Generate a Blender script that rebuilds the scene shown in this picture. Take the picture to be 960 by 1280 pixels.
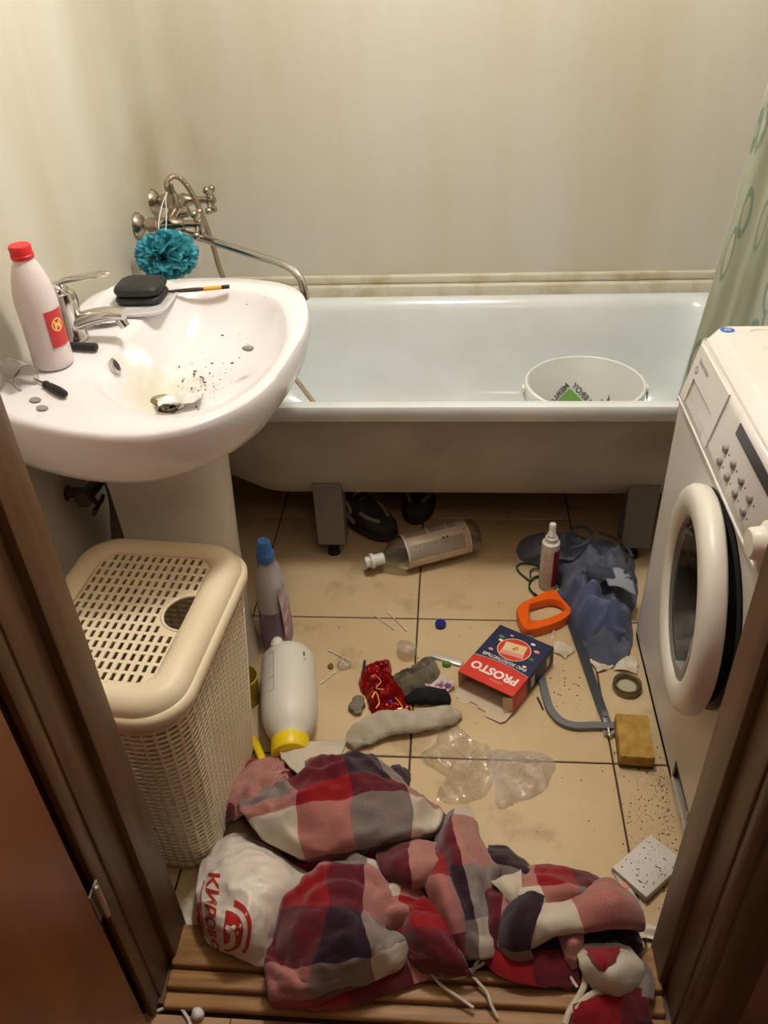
import bpy, bmesh, math, random
from math import pi, sin, cos, radians
from mathutils import Vector, Matrix, noise

for o in list(bpy.data.objects):
    bpy.data.objects.remove(o)
SC = bpy.context.scene
COL = SC.collection
random.seed(7)

# ------------------------------------------------------------------ camera
cam_d = bpy.data.cameras.new('camera')
cam = bpy.data.objects.new('camera', cam_d)
COL.objects.link(cam)
cam_d.sensor_fit = 'VERTICAL'
cam_d.sensor_height = 36.0
cam_d.lens = 29.43
cam_d.clip_start = 0.02
RX = Vector((0.99656354, 0.07125167, -0.04224117))
UX = Vector((-0.00802701, 0.59063552, 0.80689854))
WX_ = Vector((-0.08244201, 0.80378659, -0.58917776))
m = Matrix.Identity(4)
for i in range(3):
    m[i][0] = RX[i]; m[i][1] = UX[i]; m[i][2] = -WX_[i]
m.translation = Vector((0, 0, 1.56))
cam.matrix_world = m
SC.camera = cam

# ------------------------------------------------------------------ world, lamps, exposure
wd = bpy.data.worlds.new('world'); SC.world = wd
wd.use_nodes = True
wd.node_tree.nodes['Background'].inputs[0].default_value = (1.0, 0.86, 0.70, 1)
wd.node_tree.nodes['Background'].inputs[1].default_value = 0.012

def area(name, loc, target, sx, sy, power, color):
    d = bpy.data.lights.new(name, 'AREA')
    d.shape = 'RECTANGLE'; d.size = sx; d.size_y = sy
    d.energy = power; d.color = color
    o = bpy.data.objects.new(name, d); COL.objects.link(o)
    o.location = loc
    o.rotation_euler = (Vector(target) - Vector(loc)).to_track_quat('-Z', 'Y').to_euler()
    return o
# the bathroom's ceiling lamp and the hallway's ceiling lamp (behind the photographer)
bl_d = bpy.data.lights.new('bathroom_ceiling_light', 'POINT'); bl_d.energy = 47; bl_d.color = (1.0, 0.972, 0.935); bl_d.shadow_soft_size = 0.10
bl_o = bpy.data.objects.new('bathroom_ceiling_light', bl_d); COL.objects.link(bl_o); bl_o.location = (0.0, 1.62, 2.34)
area('hallway_ceiling_light', (0.35, -0.25, 2.44), (0.1, 0.1, 0.0), 0.35, 0.35, 3.6, (1.0, 0.80, 0.60))

vs = SC.view_settings
vs.view_transform = 'Standard'; vs.look = 'None'; vs.gamma = 1.0; vs.use_curve_mapping = False
vs.exposure = 0.25

# ------------------------------------------------------------------ materials
def lin(c):
    r = []
    for v in c[:3]:
        v /= 255.0
        r.append(v / 12.92 if v <= 0.04045 else ((v + 0.055) / 1.055) ** 2.4)
    return (r[0], r[1], r[2], 1.0)

MATS = {}
def mat(name, col, rough=0.5, metal=0.0, col2=None, scale=8.0, detail=4.0, contrast=(0.35, 0.65),
        bump=0.0, bscale=60.0, trans=0.0, alpha=1.0, sss=0.0, coat=0.0, ior=1.45, stretch=None, spec=0.5,
        coords='pos', emit=None, sheen=0.0):
    if name in MATS:
        return MATS[name]
    M = bpy.data.materials.new(name); M.use_nodes = True
    nt = M.node_tree; N = nt.nodes; L = nt.links
    b = N['Principled BSDF']
    b.inputs['Roughness'].default_value = rough
    b.inputs['Metallic'].default_value = metal
    b.inputs['IOR'].default_value = ior
    b.inputs['Transmission Weight'].default_value = trans
    b.inputs['Alpha'].default_value = alpha
    b.inputs['Coat Weight'].default_value = coat
    b.inputs['Specular IOR Level'].default_value = spec
    if sheen:
        b.inputs['Sheen Weight'].default_value = sheen
    if sss:
        b.inputs['Subsurface Weight'].default_value = sss
        b.inputs['Subsurface Radius'].default_value = (0.01, 0.01, 0.01)
    b.inputs['Base Color'].default_value = lin(col)
    if emit:
        b.inputs['Emission Color'].default_value = lin(emit[0]); b.inputs['Emission Strength'].default_value = emit[1]
    vec = None
    if col2 is not None or bump:
        if coords == 'pos':
            g = N.new('ShaderNodeNewGeometry'); vec = g.outputs['Position']
        elif coords == 'uv':
            g = N.new('ShaderNodeTexCoord'); vec = g.outputs['UV']
        else:
            g = N.new('ShaderNodeTexCoord'); vec = g.outputs['Object']
        if stretch:
            mp = N.new('ShaderNodeMapping'); mp.inputs['Scale'].default_value = stretch
            L.new(vec, mp.inputs['Vector']); vec = mp.outputs['Vector']
    if col2 is not None:
        n = N.new('ShaderNodeTexNoise'); n.inputs['Scale'].default_value = scale; n.inputs['Detail'].default_value = detail
        L.new(vec, n.inputs['Vector'])
        r = N.new('ShaderNodeValToRGB')
        r.color_ramp.elements[0].position = contrast[0]; r.color_ramp.elements[1].position = contrast[1]
        r.color_ramp.elements[0].color = lin(col); r.color_ramp.elements[1].color = lin(col2)
        L.new(n.outputs['Fac'], r.inputs['Fac']); L.new(r.outputs['Color'], b.inputs['Base Color'])
    if bump:
        n2 = N.new('ShaderNodeTexNoise'); n2.inputs['Scale'].default_value = bscale; n2.inputs['Detail'].default_value = 3
        L.new(vec, n2.inputs['Vector'])
        bp = N.new('ShaderNodeBump'); bp.inputs['Strength'].default_value = bump; bp.inputs['Distance'].default_value = 0.01
        L.new(n2.outputs['Fac'], bp.inputs['Height']); L.new(bp.outputs['Normal'], b.inputs['Normal'])
    MATS[name] = M
    return M

def film(name, tint, base, k, rough, bump, bscale):
    """thin clear film: see-through, with glossy glints on its creases"""
    M = bpy.data.materials.new(name); M.use_nodes = True
    nt = M.node_tree; N = nt.nodes; L = nt.links; N.remove(N['Principled BSDF'])
    tr = N.new('ShaderNodeBsdfTransparent'); tr.inputs[0].default_value = lin(tint)
    gl = N.new('ShaderNodeBsdfGlossy'); gl.inputs['Roughness'].default_value = rough; gl.inputs[0].default_value = (1, 1, 1, 1)
    df = N.new('ShaderNodeBsdfDiffuse'); df.inputs[0].default_value = lin((232, 228, 220))
    fr = N.new('ShaderNodeLayerWeight'); fr.inputs['Blend'].default_value = 0.28
    g = N.new('ShaderNodeNewGeometry'); n = N.new('ShaderNodeTexNoise'); n.inputs['Scale'].default_value = bscale; n.inputs['Detail'].default_value = 3
    L.new(g.outputs['Position'], n.inputs['Vector'])
    bp = N.new('ShaderNodeBump'); bp.inputs['Strength'].default_value = bump; bp.inputs['Distance'].default_value = 0.01
    L.new(n.outputs['Fac'], bp.inputs['Height'])
    for nd in (gl, df, fr): L.new(bp.outputs['Normal'], nd.inputs['Normal'])
    ma = N.new('ShaderNodeMath'); ma.operation = 'MULTIPLY_ADD'; ma.inputs[1].default_value = 0.55; ma.inputs[2].default_value = k; ma.use_clamp = True
    L.new(fr.outputs['Facing'], ma.inputs[0])
    m1 = N.new('ShaderNodeMixShader'); m1.inputs[0].default_value = base; L.new(tr.outputs[0], m1.inputs[1]); L.new(df.outputs[0], m1.inputs[2])
    m2 = N.new('ShaderNodeMixShader'); L.new(ma.outputs[0], m2.inputs[0]); L.new(m1.outputs[0], m2.inputs[1]); L.new(gl.outputs[0], m2.inputs[2])
    L.new(m2.outputs[0], N['Material Output'].inputs['Surface'])
    MATS[name] = M
    return M

# ------------------------------------------------------------------ geometry kit (everything in world metres)
def join(*parts):
    V = []; F = []
    for v, f in parts:
        o = len(V); V += [tuple(p) for p in v]; F += [tuple(i + o for i in q) for q in f]
    return V, F

def xf(vf, M):
    return [tuple(M @ Vector(p)) for p in vf[0]], vf[1]

def box(x0, x1, y0, y1, z0, z1):
    V = [(x0, y0, z0), (x1, y0, z0), (x1, y1, z0), (x0, y1, z0), (x0, y0, z1), (x1, y0, z1), (x1, y1, z1), (x0, y1, z1)]
    F = [(0, 3, 2, 1), (4, 5, 6, 7), (0, 1, 5, 4), (1, 2, 6, 5), (2, 3, 7, 6), (3, 0, 4, 7)]
    return V, F

def bev(vf, w, seg=2):
    bm = bmesh.new()
    vs_ = [bm.verts.new(p) for p in vf[0]]
    for f in vf[1]:
        bm.faces.new([vs_[i] for i in f])
    bm.normal_update()
    es = [e for e in bm.edges if len(e.link_faces) == 2 and e.calc_face_angle(0) > 0.5]
    bmesh.ops.bevel(bm, geom=es, offset=w, segments=seg, affect='EDGES', profile=0.5)
    bm.verts.index_update()
    V = [tuple(v.co) for v in bm.verts]; F = [tuple(v.index for v in f.verts) for f in bm.faces]
    bm.free()
    return V, F

def rbox(x0, x1, y0, y1, z0, z1, w=0.004, seg=2):
    return bev(box(x0, x1, y0, y1, z0, z1), w, seg)

def lathe(prof, n=24, cap=True):
    V = []; F = []
    for (r, z) in prof:
        for k in range(n):
            a = 2 * pi * k / n
            V.append((r * cos(a), r * sin(a), z))
    for i in range(len(prof) - 1):
        for k in range(n):
            k2 = (k + 1) % n
            F.append((i * n + k, i * n + k2, (i + 1) * n + k2, (i + 1) * n + k))
    if cap:
        if prof[0][0] > 1e-5: F.append(tuple(reversed(range(n))))
        if prof[-1][0] > 1e-5: F.append(tuple(range((len(prof) - 1) * n, len(prof) * n)))
    return V, F

def align(p, d, up=(0, 0, 1)):
    """matrix that takes local +Z to direction d, origin to p"""
    d = Vector(d).normalized()
    q = d.to_track_quat('Z', 'Y')
    return Matrix.Translation(Vector(p)) @ q.to_matrix().to_4x4()

def frame(p, xa, za):
    """local Z -> za, local X -> xa (orthogonalised)"""
    z = Vector(za).normalized(); x = Vector(xa); x = (x - z * x.dot(z)).normalized(); y = z.cross(x)
    M = Matrix.Identity(4)
    for i in range(3):
        M[i][0] = x[i]; M[i][1] = y[i]; M[i][2] = z[i]
    M.translation = Vector(p)
    return M

def cyl(p0, p1, r0, r1=None, n=16):
    r1 = r0 if r1 is None else r1
    L = (Vector(p1) - Vector(p0)).length
    return xf(lathe([(r0, 0), (r1, L)], n), align(p0, Vector(p1) - Vector(p0)))

def lat(p0, d, prof, n=24, cap=True):
    return xf(lathe(prof, n, cap), align(p0, d))

def ball(c, r, n=12, m_=8, s=(1, 1, 1)):
    prof = [(max(r * sin(pi * i / m_), 1e-6), -r * cos(pi * i / m_)) for i in range(m_ + 1)]
    V, F = lathe(prof, n, False)
    return [(c[0] + x * s[0], c[1] + y * s[1], c[2] + z * s[2]) for x, y, z in V], F

def cr(p0, p1, p2, p3, t):
    return tuple(0.5 * ((2 * b) + (-a + c) * t + (2 * a - 5 * b + 4 * c - d) * t * t + (-a + 3 * b - 3 * c + d) * t ** 3)
                 for a, b, c, d in zip(p0, p1, p2, p3))

def spline(pts, n=6, closed=False):
    P = list(pts); out = []; k = len(P)
    segs = k if closed else k - 1
    for i in range(segs):
        if closed:
            a, b, c, d = P[(i - 1) % k], P[i], P[(i + 1) % k], P[(i + 2) % k]
        else:
            a, b, c, d = P[max(i - 1, 0)], P[i], P[i + 1], P[min(i + 2, k - 1)]
            if i == 0: a = tuple(2 * x - y for x, y in zip(b, c))
            if i == segs - 1: d = tuple(2 * x - y for x, y in zip(c, b))
        for j in range(n):
            out.append(cr(a, b, c, d, j / n))
    if not closed: out.append(tuple(P[-1]))
    return out

def tube(path, r, n=8, closed=False, cap=True):
    P = [Vector(p) for p in path]; k = len(P)
    R = r if isinstance(r, (list, tuple)) else [r] * k
    V = []; F = []
    nrm = None
    for i in range(k):
        if closed: t = (P[(i + 1) % k] - P[i - 1]).normalized()
        else: t = (P[min(i + 1, k - 1)] - P[max(i - 1, 0)]).normalized()
        if nrm is None:
            nrm = t.orthogonal().normalized()
        else:
            nrm = (nrm - t * nrm.dot(t))
            nrm = nrm.normalized() if nrm.length > 1e-6 else t.orthogonal().normalized()
        b = t.cross(nrm)
        for j in range(n):
            a = 2 * pi * j / n
            V.append(tuple(P[i] + (nrm * cos(a) + b * sin(a)) * R[i]))
    for i in range(k if closed else k - 1):
        i2 = (i + 1) % k
        for j in range(n):
            j2 = (j + 1) % n
            F.append((i * n + j, i * n + j2, i2 * n + j2, i2 * n + j))
    if cap and not closed:
        F.append(tuple(reversed(range(n)))); F.append(tuple(range((k - 1) * n, k * n)))
    return V, F

def loft(rings, cap0=True, cap1=True, closed=True):
    n = len(rings[0]); V = [tuple(p) for r in rings for p in r]; F = []
    for i in range(len(rings) - 1):
        for j in range(n if closed else n - 1):
            j2 = (j + 1) % n
            F.append((i * n + j, i * n + j2, (i + 1) * n + j2, (i + 1) * n + j))
    if cap0: F.append(tuple(reversed(range(n))))
    if cap1: F.append(tuple(range((len(rings) - 1) * n, len(rings) * n)))
    return V, F

def rrect(x0, x1, y0, y1, r, z, n=6):
    pts = []
    for cx, cy, a0 in ((x1 - r, y1 - r, 0), (x0 + r, y1 - r, pi / 2), (x0 + r, y0 + r, pi), (x1 - r, y0 + r, 1.5 * pi)):
        for k in range(n + 1):
            a = a0 + pi / 2 * k / n
            pts.append((cx + r * cos(a), cy + r * sin(a), z))
    return pts

def prism(poly, z0, z1):
    n = len(poly)
    V = [(x, y, z0) for x, y in poly] + [(x, y, z1) for x, y in poly]
    F = [tuple(reversed(range(n))), tuple(range(n, 2 * n))]
    for i in range(n):
        j = (i + 1) % n
        F.append((i, j, j + n, i + n))
    return V, F

def fractal(p, s, o=4):
    return noise.fractal(Vector(p) * s, 1.0, 2.0, o)

def patch_eval(G):
    """smooth interpolation of a control grid; returns f(s,t), s over columns, t over rows"""
    R = len(G); C = len(G[0])
    def g(i, j):
        def ext(a, b): return tuple(2 * x - y for x, y in zip(a, b))
        if i < 0: return ext(g(0, j), g(1, j))
        if i >= R: return ext(g(R - 1, j), g(R - 2, j))
        if j < 0: return ext(G[i][0], G[i][1])
        if j >= C: return ext(G[i][C - 1], G[i][C - 2])
        return G[i][j]
    def f(s, t):
        j = min(max(int(math.floor(s)), 0), C - 2); i = min(max(int(math.floor(t)), 0), R - 2)
        a = [cr(g(i + k, j - 1), g(i + k, j), g(i + k, j + 1), g(i + k, j + 2), s - j) for k in (-1, 0, 1, 2)]
        return cr(a[0], a[1], a[2], a[3], t - i)
    return f

def patch(G, us=None, vs_=None, sub=7, wr=0.0, wsc=25.0, floorz=None, seed=0):
    """control grid -> (V, F, UV); wr = wrinkle height"""
    f = patch_eval(G); R = len(G); C = len(G[0])
    us = us or list(range(C)); vs_ = vs_ or list(range(R))
    nc = (C - 1) * sub + 1; nr = (R - 1) * sub + 1
    V = []; UV = []; F = []
    for i in range(nr):
        for j in range(nc):
            s = j / sub; t = i / sub
            p = list(f(s, t))
            if wr:
                q = Vector((p[0] + seed, p[1], p[2])) * wsc
                q += 0.6 * noise.noise_vector(q * 0.45)
                rd = 0.55 - 2.0 * abs(noise.noise(q))
                p[2] += wr * (rd + 0.35 * fractal((p[0], p[1] + seed, p[2]), wsc * 2.6, 3))
                p[0] += 0.5 * wr * fractal((p[0] + 5 + seed, p[1], p[2]), wsc, 2)
            if floorz is not None:
                p[2] = max(p[2], floorz(p[0], p[1]))
            V.append(tuple(p))
            a = min(int(s), C - 2); b = min(int(t), R - 2)
            UV.append((us[a] + (us[a + 1] - us[a]) * (s - a), vs_[b] + (vs_[b + 1] - vs_[b]) * (t - b)))
    for i in range(nr - 1):
        for j in range(nc - 1):
            F.append((i * nc + j, i * nc + j + 1, (i + 1) * nc + j + 1, (i + 1) * nc + j))
    return V, F, UV

def mound(outline, h, rings=10, segs=48, power=2.2, wr=0.01, wsc=30.0, seed=0.0, z0=0.002, aniso=None, rim=0.0, sheet=False):
    """a crumpled heap over a closed outline (world xy), rising to about h, with wrinkles"""
    o = spline([(x, y) for x, y in outline], max(2, segs // len(outline)), True)
    cx = sum(p[0] for p in o) / len(o); cy = sum(p[1] for p in o) / len(o)
    n = len(o); V = [(cx, cy, 0)]; F = []
    for i in range(1, rings + 1):
        t = i / rings
        for p in o:
            V.append((cx + (p[0] - cx) * t, cy + (p[1] - cy) * t, t))
    out = []
    for (x, y, t) in V:
        q = (x * (aniso[0] if aniso else 1) + seed, y * (aniso[1] if aniso else 1), seed * 0.37)
        qv = Vector(q) * wsc
        qv += 0.9 * noise.noise_vector(qv * 0.4)
        w = 0.9 - abs(noise.noise(qv)) * 2.6
        w2 = fractal((x + seed * 2, y, 1.3), wsc * 2.2, 3)
        base = h * (1 - t ** power)
        z = base + wr * (w + 0.5 * w2) * (1 - t ** 4)
        jx = 0.35 * wr * fractal((x, y, seed + 3), wsc, 2); jy = 0.35 * wr * fractal((x, y, seed + 9), wsc, 2)
        out.append((x + jx, y + jy, max(z0 + rim * 0, z0 + z)))
    for j in range(n):
        F.append((0, 1 + j, 1 + (j + 1) % n))
    for i in range(rings - 1):
        for j in range(n):
            a = 1 + i * n + j; b = 1 + i * n + (j + 1) % n
            F.append((a, a + n, b + n, b))
    if sheet: return out, F
    # underside skirt
    base0 = len(out)
    for j in range(n):
        x, y, z = out[1 + (rings - 1) * n + j]
        out.append((x, y, min(z, z0)))
    for j in range(n):
        a = 1 + (rings - 1) * n + j; b = 1 + (rings - 1) * n + (j + 1) % n
        F.append((a, base0 + j, base0 + (j + 1) % n, b))
    F.append(tuple(base0 + j for j in reversed(range(n))))
    return out, F

# ------------------------------------------------------------------ objects
ORG = {}
def _mesh(name, vf, material, smooth=True, angle=40, uv=None):
    me = bpy.data.meshes.new(name)
    me.from_pydata(vf[0], [], vf[1]); me.update()
    if uv is not None:
        l = me.uv_layers.new(name='UVMap')
        for lp in me.loops:
            l.data[lp.index].uv = uv[lp.vertex_index]
    if smooth:
        me.shade_smooth()
        me.set_sharp_from_angle(angle=radians(angle))
    for q in (material if isinstance(material, (list, tuple)) else [material]):
        me.materials.append(q)
    return me

def thing(name, label, cat, loc, group=None):
    o = bpy.data.objects.new(name, None); COL.objects.link(o)
    o.empty_display_size = 0.05
    o.location = loc; o['label'] = label; o['category'] = cat
    if group: o['group'] = group
    ORG[o] = Vector(loc)
    return o

def part(name, vf, material, parent, smooth=True, angle=40, label=None, uv=None, kind=None, fix=True, solid=None):
    org = ORG[parent]
    V = [(p[0] - org.x, p[1] - org.y, p[2] - org.z) for p in vf[0]]
    me = _mesh(name, (V, vf[1]), material, smooth, angle, uv)
    if fix: fixn(me)
    o = bpy.data.objects.new(name, me); COL.objects.link(o)
    o.parent = parent; ORG[o] = org
    if label: o['label'] = label
    if kind: o['kind'] = kind
    if solid: addsolid(o, solid)
    return o

def addsolid(o, t, offset=-1.0):
    s = o.modifiers.new('thickness', 'SOLIDIFY'); s.thickness = t; s.offset = offset

def fixn(me):
    bm = bmesh.new(); bm.from_mesh(me)
    bmesh.ops.recalc_face_normals(bm, faces=bm.faces)
    bm.to_mesh(me); bm.free()

def solo(name, vf, material, label, cat, group=None, smooth=True, angle=40, uv=None, kind=None, fix=True, solid=None):
    xs = [p[0] for p in vf[0]]; ys = [p[1] for p in vf[0]]; zs = [p[2] for p in vf[0]]
    org = Vector(((min(xs) + max(xs)) / 2, (min(ys) + max(ys)) / 2, min(zs)))
    V = [(p[0] - org.x, p[1] - org.y, p[2] - org.z) for p in vf[0]]
    me = _mesh(name, (V, vf[1]), material, smooth, angle, uv)
    if fix: fixn(me)
    o = bpy.data.objects.new(name, me); COL.objects.link(o)
    o.location = org; ORG[o] = org
    o['label'] = label; o['category'] = cat
    if group: o['group'] = group
    if kind: o['kind'] = kind
    if solid: addsolid(o, solid)
    return o

def struct(name, vf, material, label=None, smooth=True, angle=40, uv=None, fix=True):
    me = _mesh(name, vf, material, smooth, angle, uv)
    if fix: fixn(me)
    o = bpy.data.objects.new(name, me); COL.objects.link(o)
    o['kind'] = 'structure'; ORG[o] = Vector((0, 0, 0))
    if label: o['label'] = label
    return o

def text_vf(s, size=1.0, bold=0.0, shear=0.0, spacing=1.0):
    """flat lettering as (V,F) in local xy, centred"""
    c = bpy.data.curves.new('txt', 'FONT'); c.body = s; c.size = size; c.offset = bold; c.shear = shear
    c.space_character = spacing
    c.align_x = 'CENTER'; c.align_y = 'CENTER'; c.resolution_u = 3
    o = bpy.data.objects.new('txt', c); COL.objects.link(o)
    dg = bpy.context.evaluated_depsgraph_get(); dg.update()
    me = o.evaluated_get(dg).to_mesh()
    V = [tuple(v.co) for v in me.vertices]; F = [tuple(p.vertices) for p in me.polygons]
    o.evaluated_get(dg).to_mesh_clear()
    bpy.data.objects.remove(o); bpy.data.curves.remove(c)
    return V, F

def mapvf(vf, fn):
    return [tuple(fn(*p)) for p in vf[0]], vf[1]

def disc2(cx, cy, rx, ry, n=24, rin=0.0, a0=0, a1=2 * pi):
    V = []; F = []
    full = abs(a1 - a0 - 2 * pi) < 1e-6
    k = n if full else n + 1
    for i in range(k):
        a = a0 + (a1 - a0) * i / n
        V.append((cx + rx * cos(a), cy + ry * sin(a), 0))
    if rin > 0:
        for i in range(k):
            a = a0 + (a1 - a0) * i / n
            V.append((cx + rx * rin * cos(a), cy + ry * rin * sin(a), 0))
        for i in range(n):
            j = (i + 1) % k
            F.append((i, j, k + j, k + i))
    else:
        F.append(tuple(range(k)))
    return V, F

def rect2(x0, x1, y0, y1):
    return [(x0, y0, 0), (x1, y0, 0), (x1, y1, 0), (x0, y1, 0)], [(0, 1, 2, 3)]

# ================================================================== SETTING
XL, XR, YB, YF, ZC = -0.85, 0.872, 2.56, 0.78, 2.5

m_grout = mat('grout', (78, 58, 42), 0.9)
m_tile = mat('tile_beige', (208, 185, 146), 0.30, col2=(192, 164, 122), scale=3.5, detail=6, contrast=(0.3, 0.75), bump=0.03, bscale=12, spec=0.4)
def grime(M, colour, scale, lo, hi, amount):
    nt = M.node_tree; N = nt.nodes; L = nt.links; b = N['Principled BSDF']
    src = b.inputs['Base Color'].links[0].from_socket
    g = N.new('ShaderNodeNewGeometry'); n = N.new('ShaderNodeTexNoise'); n.inputs['Scale'].default_value = scale; n.inputs['Detail'].default_value = 8; n.inputs['Roughness'].default_value = 0.65
    L.new(g.outputs['Position'], n.inputs['Vector'])
    mr = N.new('ShaderNodeMapRange'); mr.inputs[1].default_value = lo; mr.inputs[2].default_value = hi; mr.inputs[3].default_value = 0; mr.inputs[4].default_value = amount
    L.new(n.outputs['Fac'], mr.inputs[0])
    mx = N.new('ShaderNodeMix'); mx.data_type = 'RGBA'; mx.inputs[7].default_value = lin(colour)
    L.new(mr.outputs[0], mx.inputs[0]); L.new(src, mx.inputs[6]); L.new(mx.outputs[2], b.inputs['Base Color'])
grime(m_tile, (118, 96, 66), 5.5, 0.56, 0.78, 0.75)
grime(m_tile, (92, 76, 54), 24.0, 0.66, 0.80, 0.7)

def wall_material(name, base, stain, sheen_streak):
    M = mat(name, base, 0.38, spec=0.45)
    nt = M.node_tree; N = nt.nodes; L = nt.links; b = N['Principled BSDF']
    g = N.new('ShaderNodeNewGeometry')
    mp = N.new('ShaderNodeMapping'); mp.inputs['Scale'].default_value = (2.2, 2.2, 0.35)
    L.new(g.outputs['Position'], mp.inputs['Vector'])
    n = N.new('ShaderNodeTexNoise'); n.inputs['Scale'].default_value = 1.6; n.inputs['Detail'].default_value = 4  # upright streaks paint the glossy cladding's lighter and darker reflections into its colour
    L.new(mp.outputs['Vector'], n.inputs['Vector'])
    r = N.new('ShaderNodeValToRGB')
    r.color_ramp.elements[0].position = 0.36; r.color_ramp.elements[1].position = 0.66
    r.color_ramp.elements[0].color = lin(base); r.color_ramp.elements[1].color = lin(sheen_streak)
    L.new(n.outputs['Fac'], r.inputs['Fac'])
    # rusty-yellow blotch of old damp round the taps
    dist = N.new('ShaderNodeVectorMath'); dist.operation = 'DISTANCE'
    dist.inputs[1].default_value = (-0.85, 2.40, 0.96)
    L.new(g.outputs['Position'], dist.inputs[0])
    n2 = N.new('ShaderNodeTexNoise'); n2.inputs['Scale'].default_value = 9; n2.inputs['Detail'].default_value = 5
    L.new(g.outputs['Position'], n2.inputs['Vector'])
    ad = N.new('ShaderNodeMath'); ad.operation = 'MULTIPLY_ADD'; ad.inputs[1].default_value = 0.22
    L.new(n2.outputs['Fac'], ad.inputs[0]); L.new(dist.outputs['Value'], ad.inputs[2])
    mr = N.new('ShaderNodeMapRange'); mr.inputs[1].default_value = 0.12; mr.inputs[2].default_value = 0.34
    mr.inputs[3].default_value = 0.55; mr.inputs[4].default_value = 0.0
    L.new(ad.outputs['Value'], mr.inputs[0])
    mx = N.new('ShaderNodeMix'); mx.data_type = 'RGBA'; mx.inputs[7].default_value = lin(stain)
    L.new(mr.outputs[0], mx.inputs[0]); L.new(r.outputs['Color'], mx.inputs[6])
    L.new(mx.outputs[2], b.inputs['Base Color'])
    return M
m_wall = wall_material('wall_panel', (204, 200, 188), (158, 138, 98), (194, 185, 164))
m_ceil = mat('ceiling_white', (215, 212, 203), 0.8)
m_hall = mat('hall_wallpaper', (172, 132, 118), 0.85, col2=(160, 118, 104), scale=14)
m_trimc = mat('old_sealant_trim', (204, 198, 180), 0.5, col2=(182, 168, 136), scale=16, contrast=(0.5, 0.75), bump=0.1, bscale=60)
m_brown = mat('dark_brown_wood', (110, 80, 53), 0.42, col2=(90, 62, 39), scale=5, stretch=(9, 9, 0.8), bump=0.05, bscale=30)
m_leaf = mat('reddish_brown_wood', (128, 74, 36), 0.4, col2=(110, 58, 26), scale=4, stretch=(6, 3, 0.8))
m_thr = mat('threshold_wood', (176, 132, 82), 0.5, col2=(140, 98, 58), scale=6, stretch=(1.2, 14, 14), bump=0.06, bscale=25)
m_lam = mat('hall_laminate', (190, 148, 108), 0.5, col2=(160, 120, 82), scale=5, stretch=(2, 10, 10))

# floor: grout bed with one slab per tile
TX, TY, TS, G = -0.0928, 1.645, 0.45, 0.0022
fl = struct('floor', box(XL, XR, 0.765, YB, -0.05, -0.003), m_grout, 'beige ceramic tiled bathroom floor')
tile_mesh = {}
for i in range(-2, 3):
    for j in range(-2, 3):
        x0 = max(TX + i * TS + G, XL); x1 = min(TX + (i + 1) * TS - G, XR)
        y0 = max(TY + j * TS + G, 0.765); y1 = min(TY + (j + 1) * TS - G, YB)
        if x1 - x0 < 0.01 or y1 - y0 < 0.01: continue
        w, d = x1 - x0, y1 - y0; key = (round(w, 3), round(d, 3))
        if key not in tile_mesh:
            vf = rbox(-w / 2, w / 2, -d / 2, d / 2, -0.01, 0.0, 0.0012, 1)
            tile_mesh[key] = _mesh('tile', vf, m_tile, True, 30)
        o = bpy.data.objects.new('tile', tile_mesh[key]); COL.objects.link(o)
        o.parent = fl; o.location = ((x0 + x1) / 2, (y0 + y1) / 2, 0)

# walls: glossy sheet cladding, a little wavy, with a soft cove in the back left corner
def wavy(n, f0, f1, fn):
    V = []; F = []; rows = 14
    for i in range(n + 1):
        for k in range(rows + 1):
            V.append(fn(f0 + (f1 - f0) * i / n, k / rows))
    for i in range(n):
        for k in range(rows):
            a = i * (rows + 1) + k
            F.append((a, a + rows + 1, a + rows + 2, a + 1))
    return V, F
def left_fn(y, k):
    z = k * ZC
    e = min(1, max(0, (YB - 0.085 - y) / 0.25))
    return (XL + e * (0.005 * sin(y * 13 + 0.8) + 0.004 * fractal((y * 2.2, z * 0.5, 3), 1.5, 2)), y, z)
def back_fn(x, k):
    z = k * ZC
    e = min(1, max(0, (x - XL - 0.085) / 0.25))
    return (x, YB - e * (0.005 * sin(x * 11 + 0.4) + 0.005 * fractal((x * 2.2, z * 0.4, 7), 1.5, 2)), z)
cove = []
rc = 0.085
for i in range(9):
    a = pi + (-pi / 2) * i / 8
    cove.append((XL + rc + rc * cos(a), YB - rc + rc * sin(a)))
wl = wavy(48, YF, YB, left_fn)
struct('wall_left', wl, m_wall, 'cream glossy clad wall behind the sink', fix=False)
cv = ([(x, y, z) for (x, y) in cove for z in (0.57, 1.4, ZC)],
      [(i * 3 + k, i * 3 + 3 + k, i * 3 + 4 + k, i * 3 + 1 + k) for i in range(8) for k in range(2)])
struct('trim_corner_cove', cv, m_wall, 'soft rounded corner of the wall cladding', angle=60, fix=False)
struct('wall_back', wavy(48, XL, XR, back_fn), m_wall, 'cream glossy clad wall behind the bathtub', angle=60, fix=False)
struct('wall_right', box(XR, XR + 0.05, YF, YB, 0, ZC), m_wall)
struct('ceiling', box(XL - 0.1, XR + 0.1, YF, YB + 0.05, ZC, ZC + 0.05), m_ceil)
struct('trim_ledge', join(rbox(XL + 0.09, XR, 2.527, 2.562, 0.545, 0.585, 0.006, 3), rbox(XL + 0.09, XR, 2.543, 2.562, 0.585, 0.612, 0.006, 3)), m_trimc,
       'cream sealed ledge between bathtub and back wall')

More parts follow.
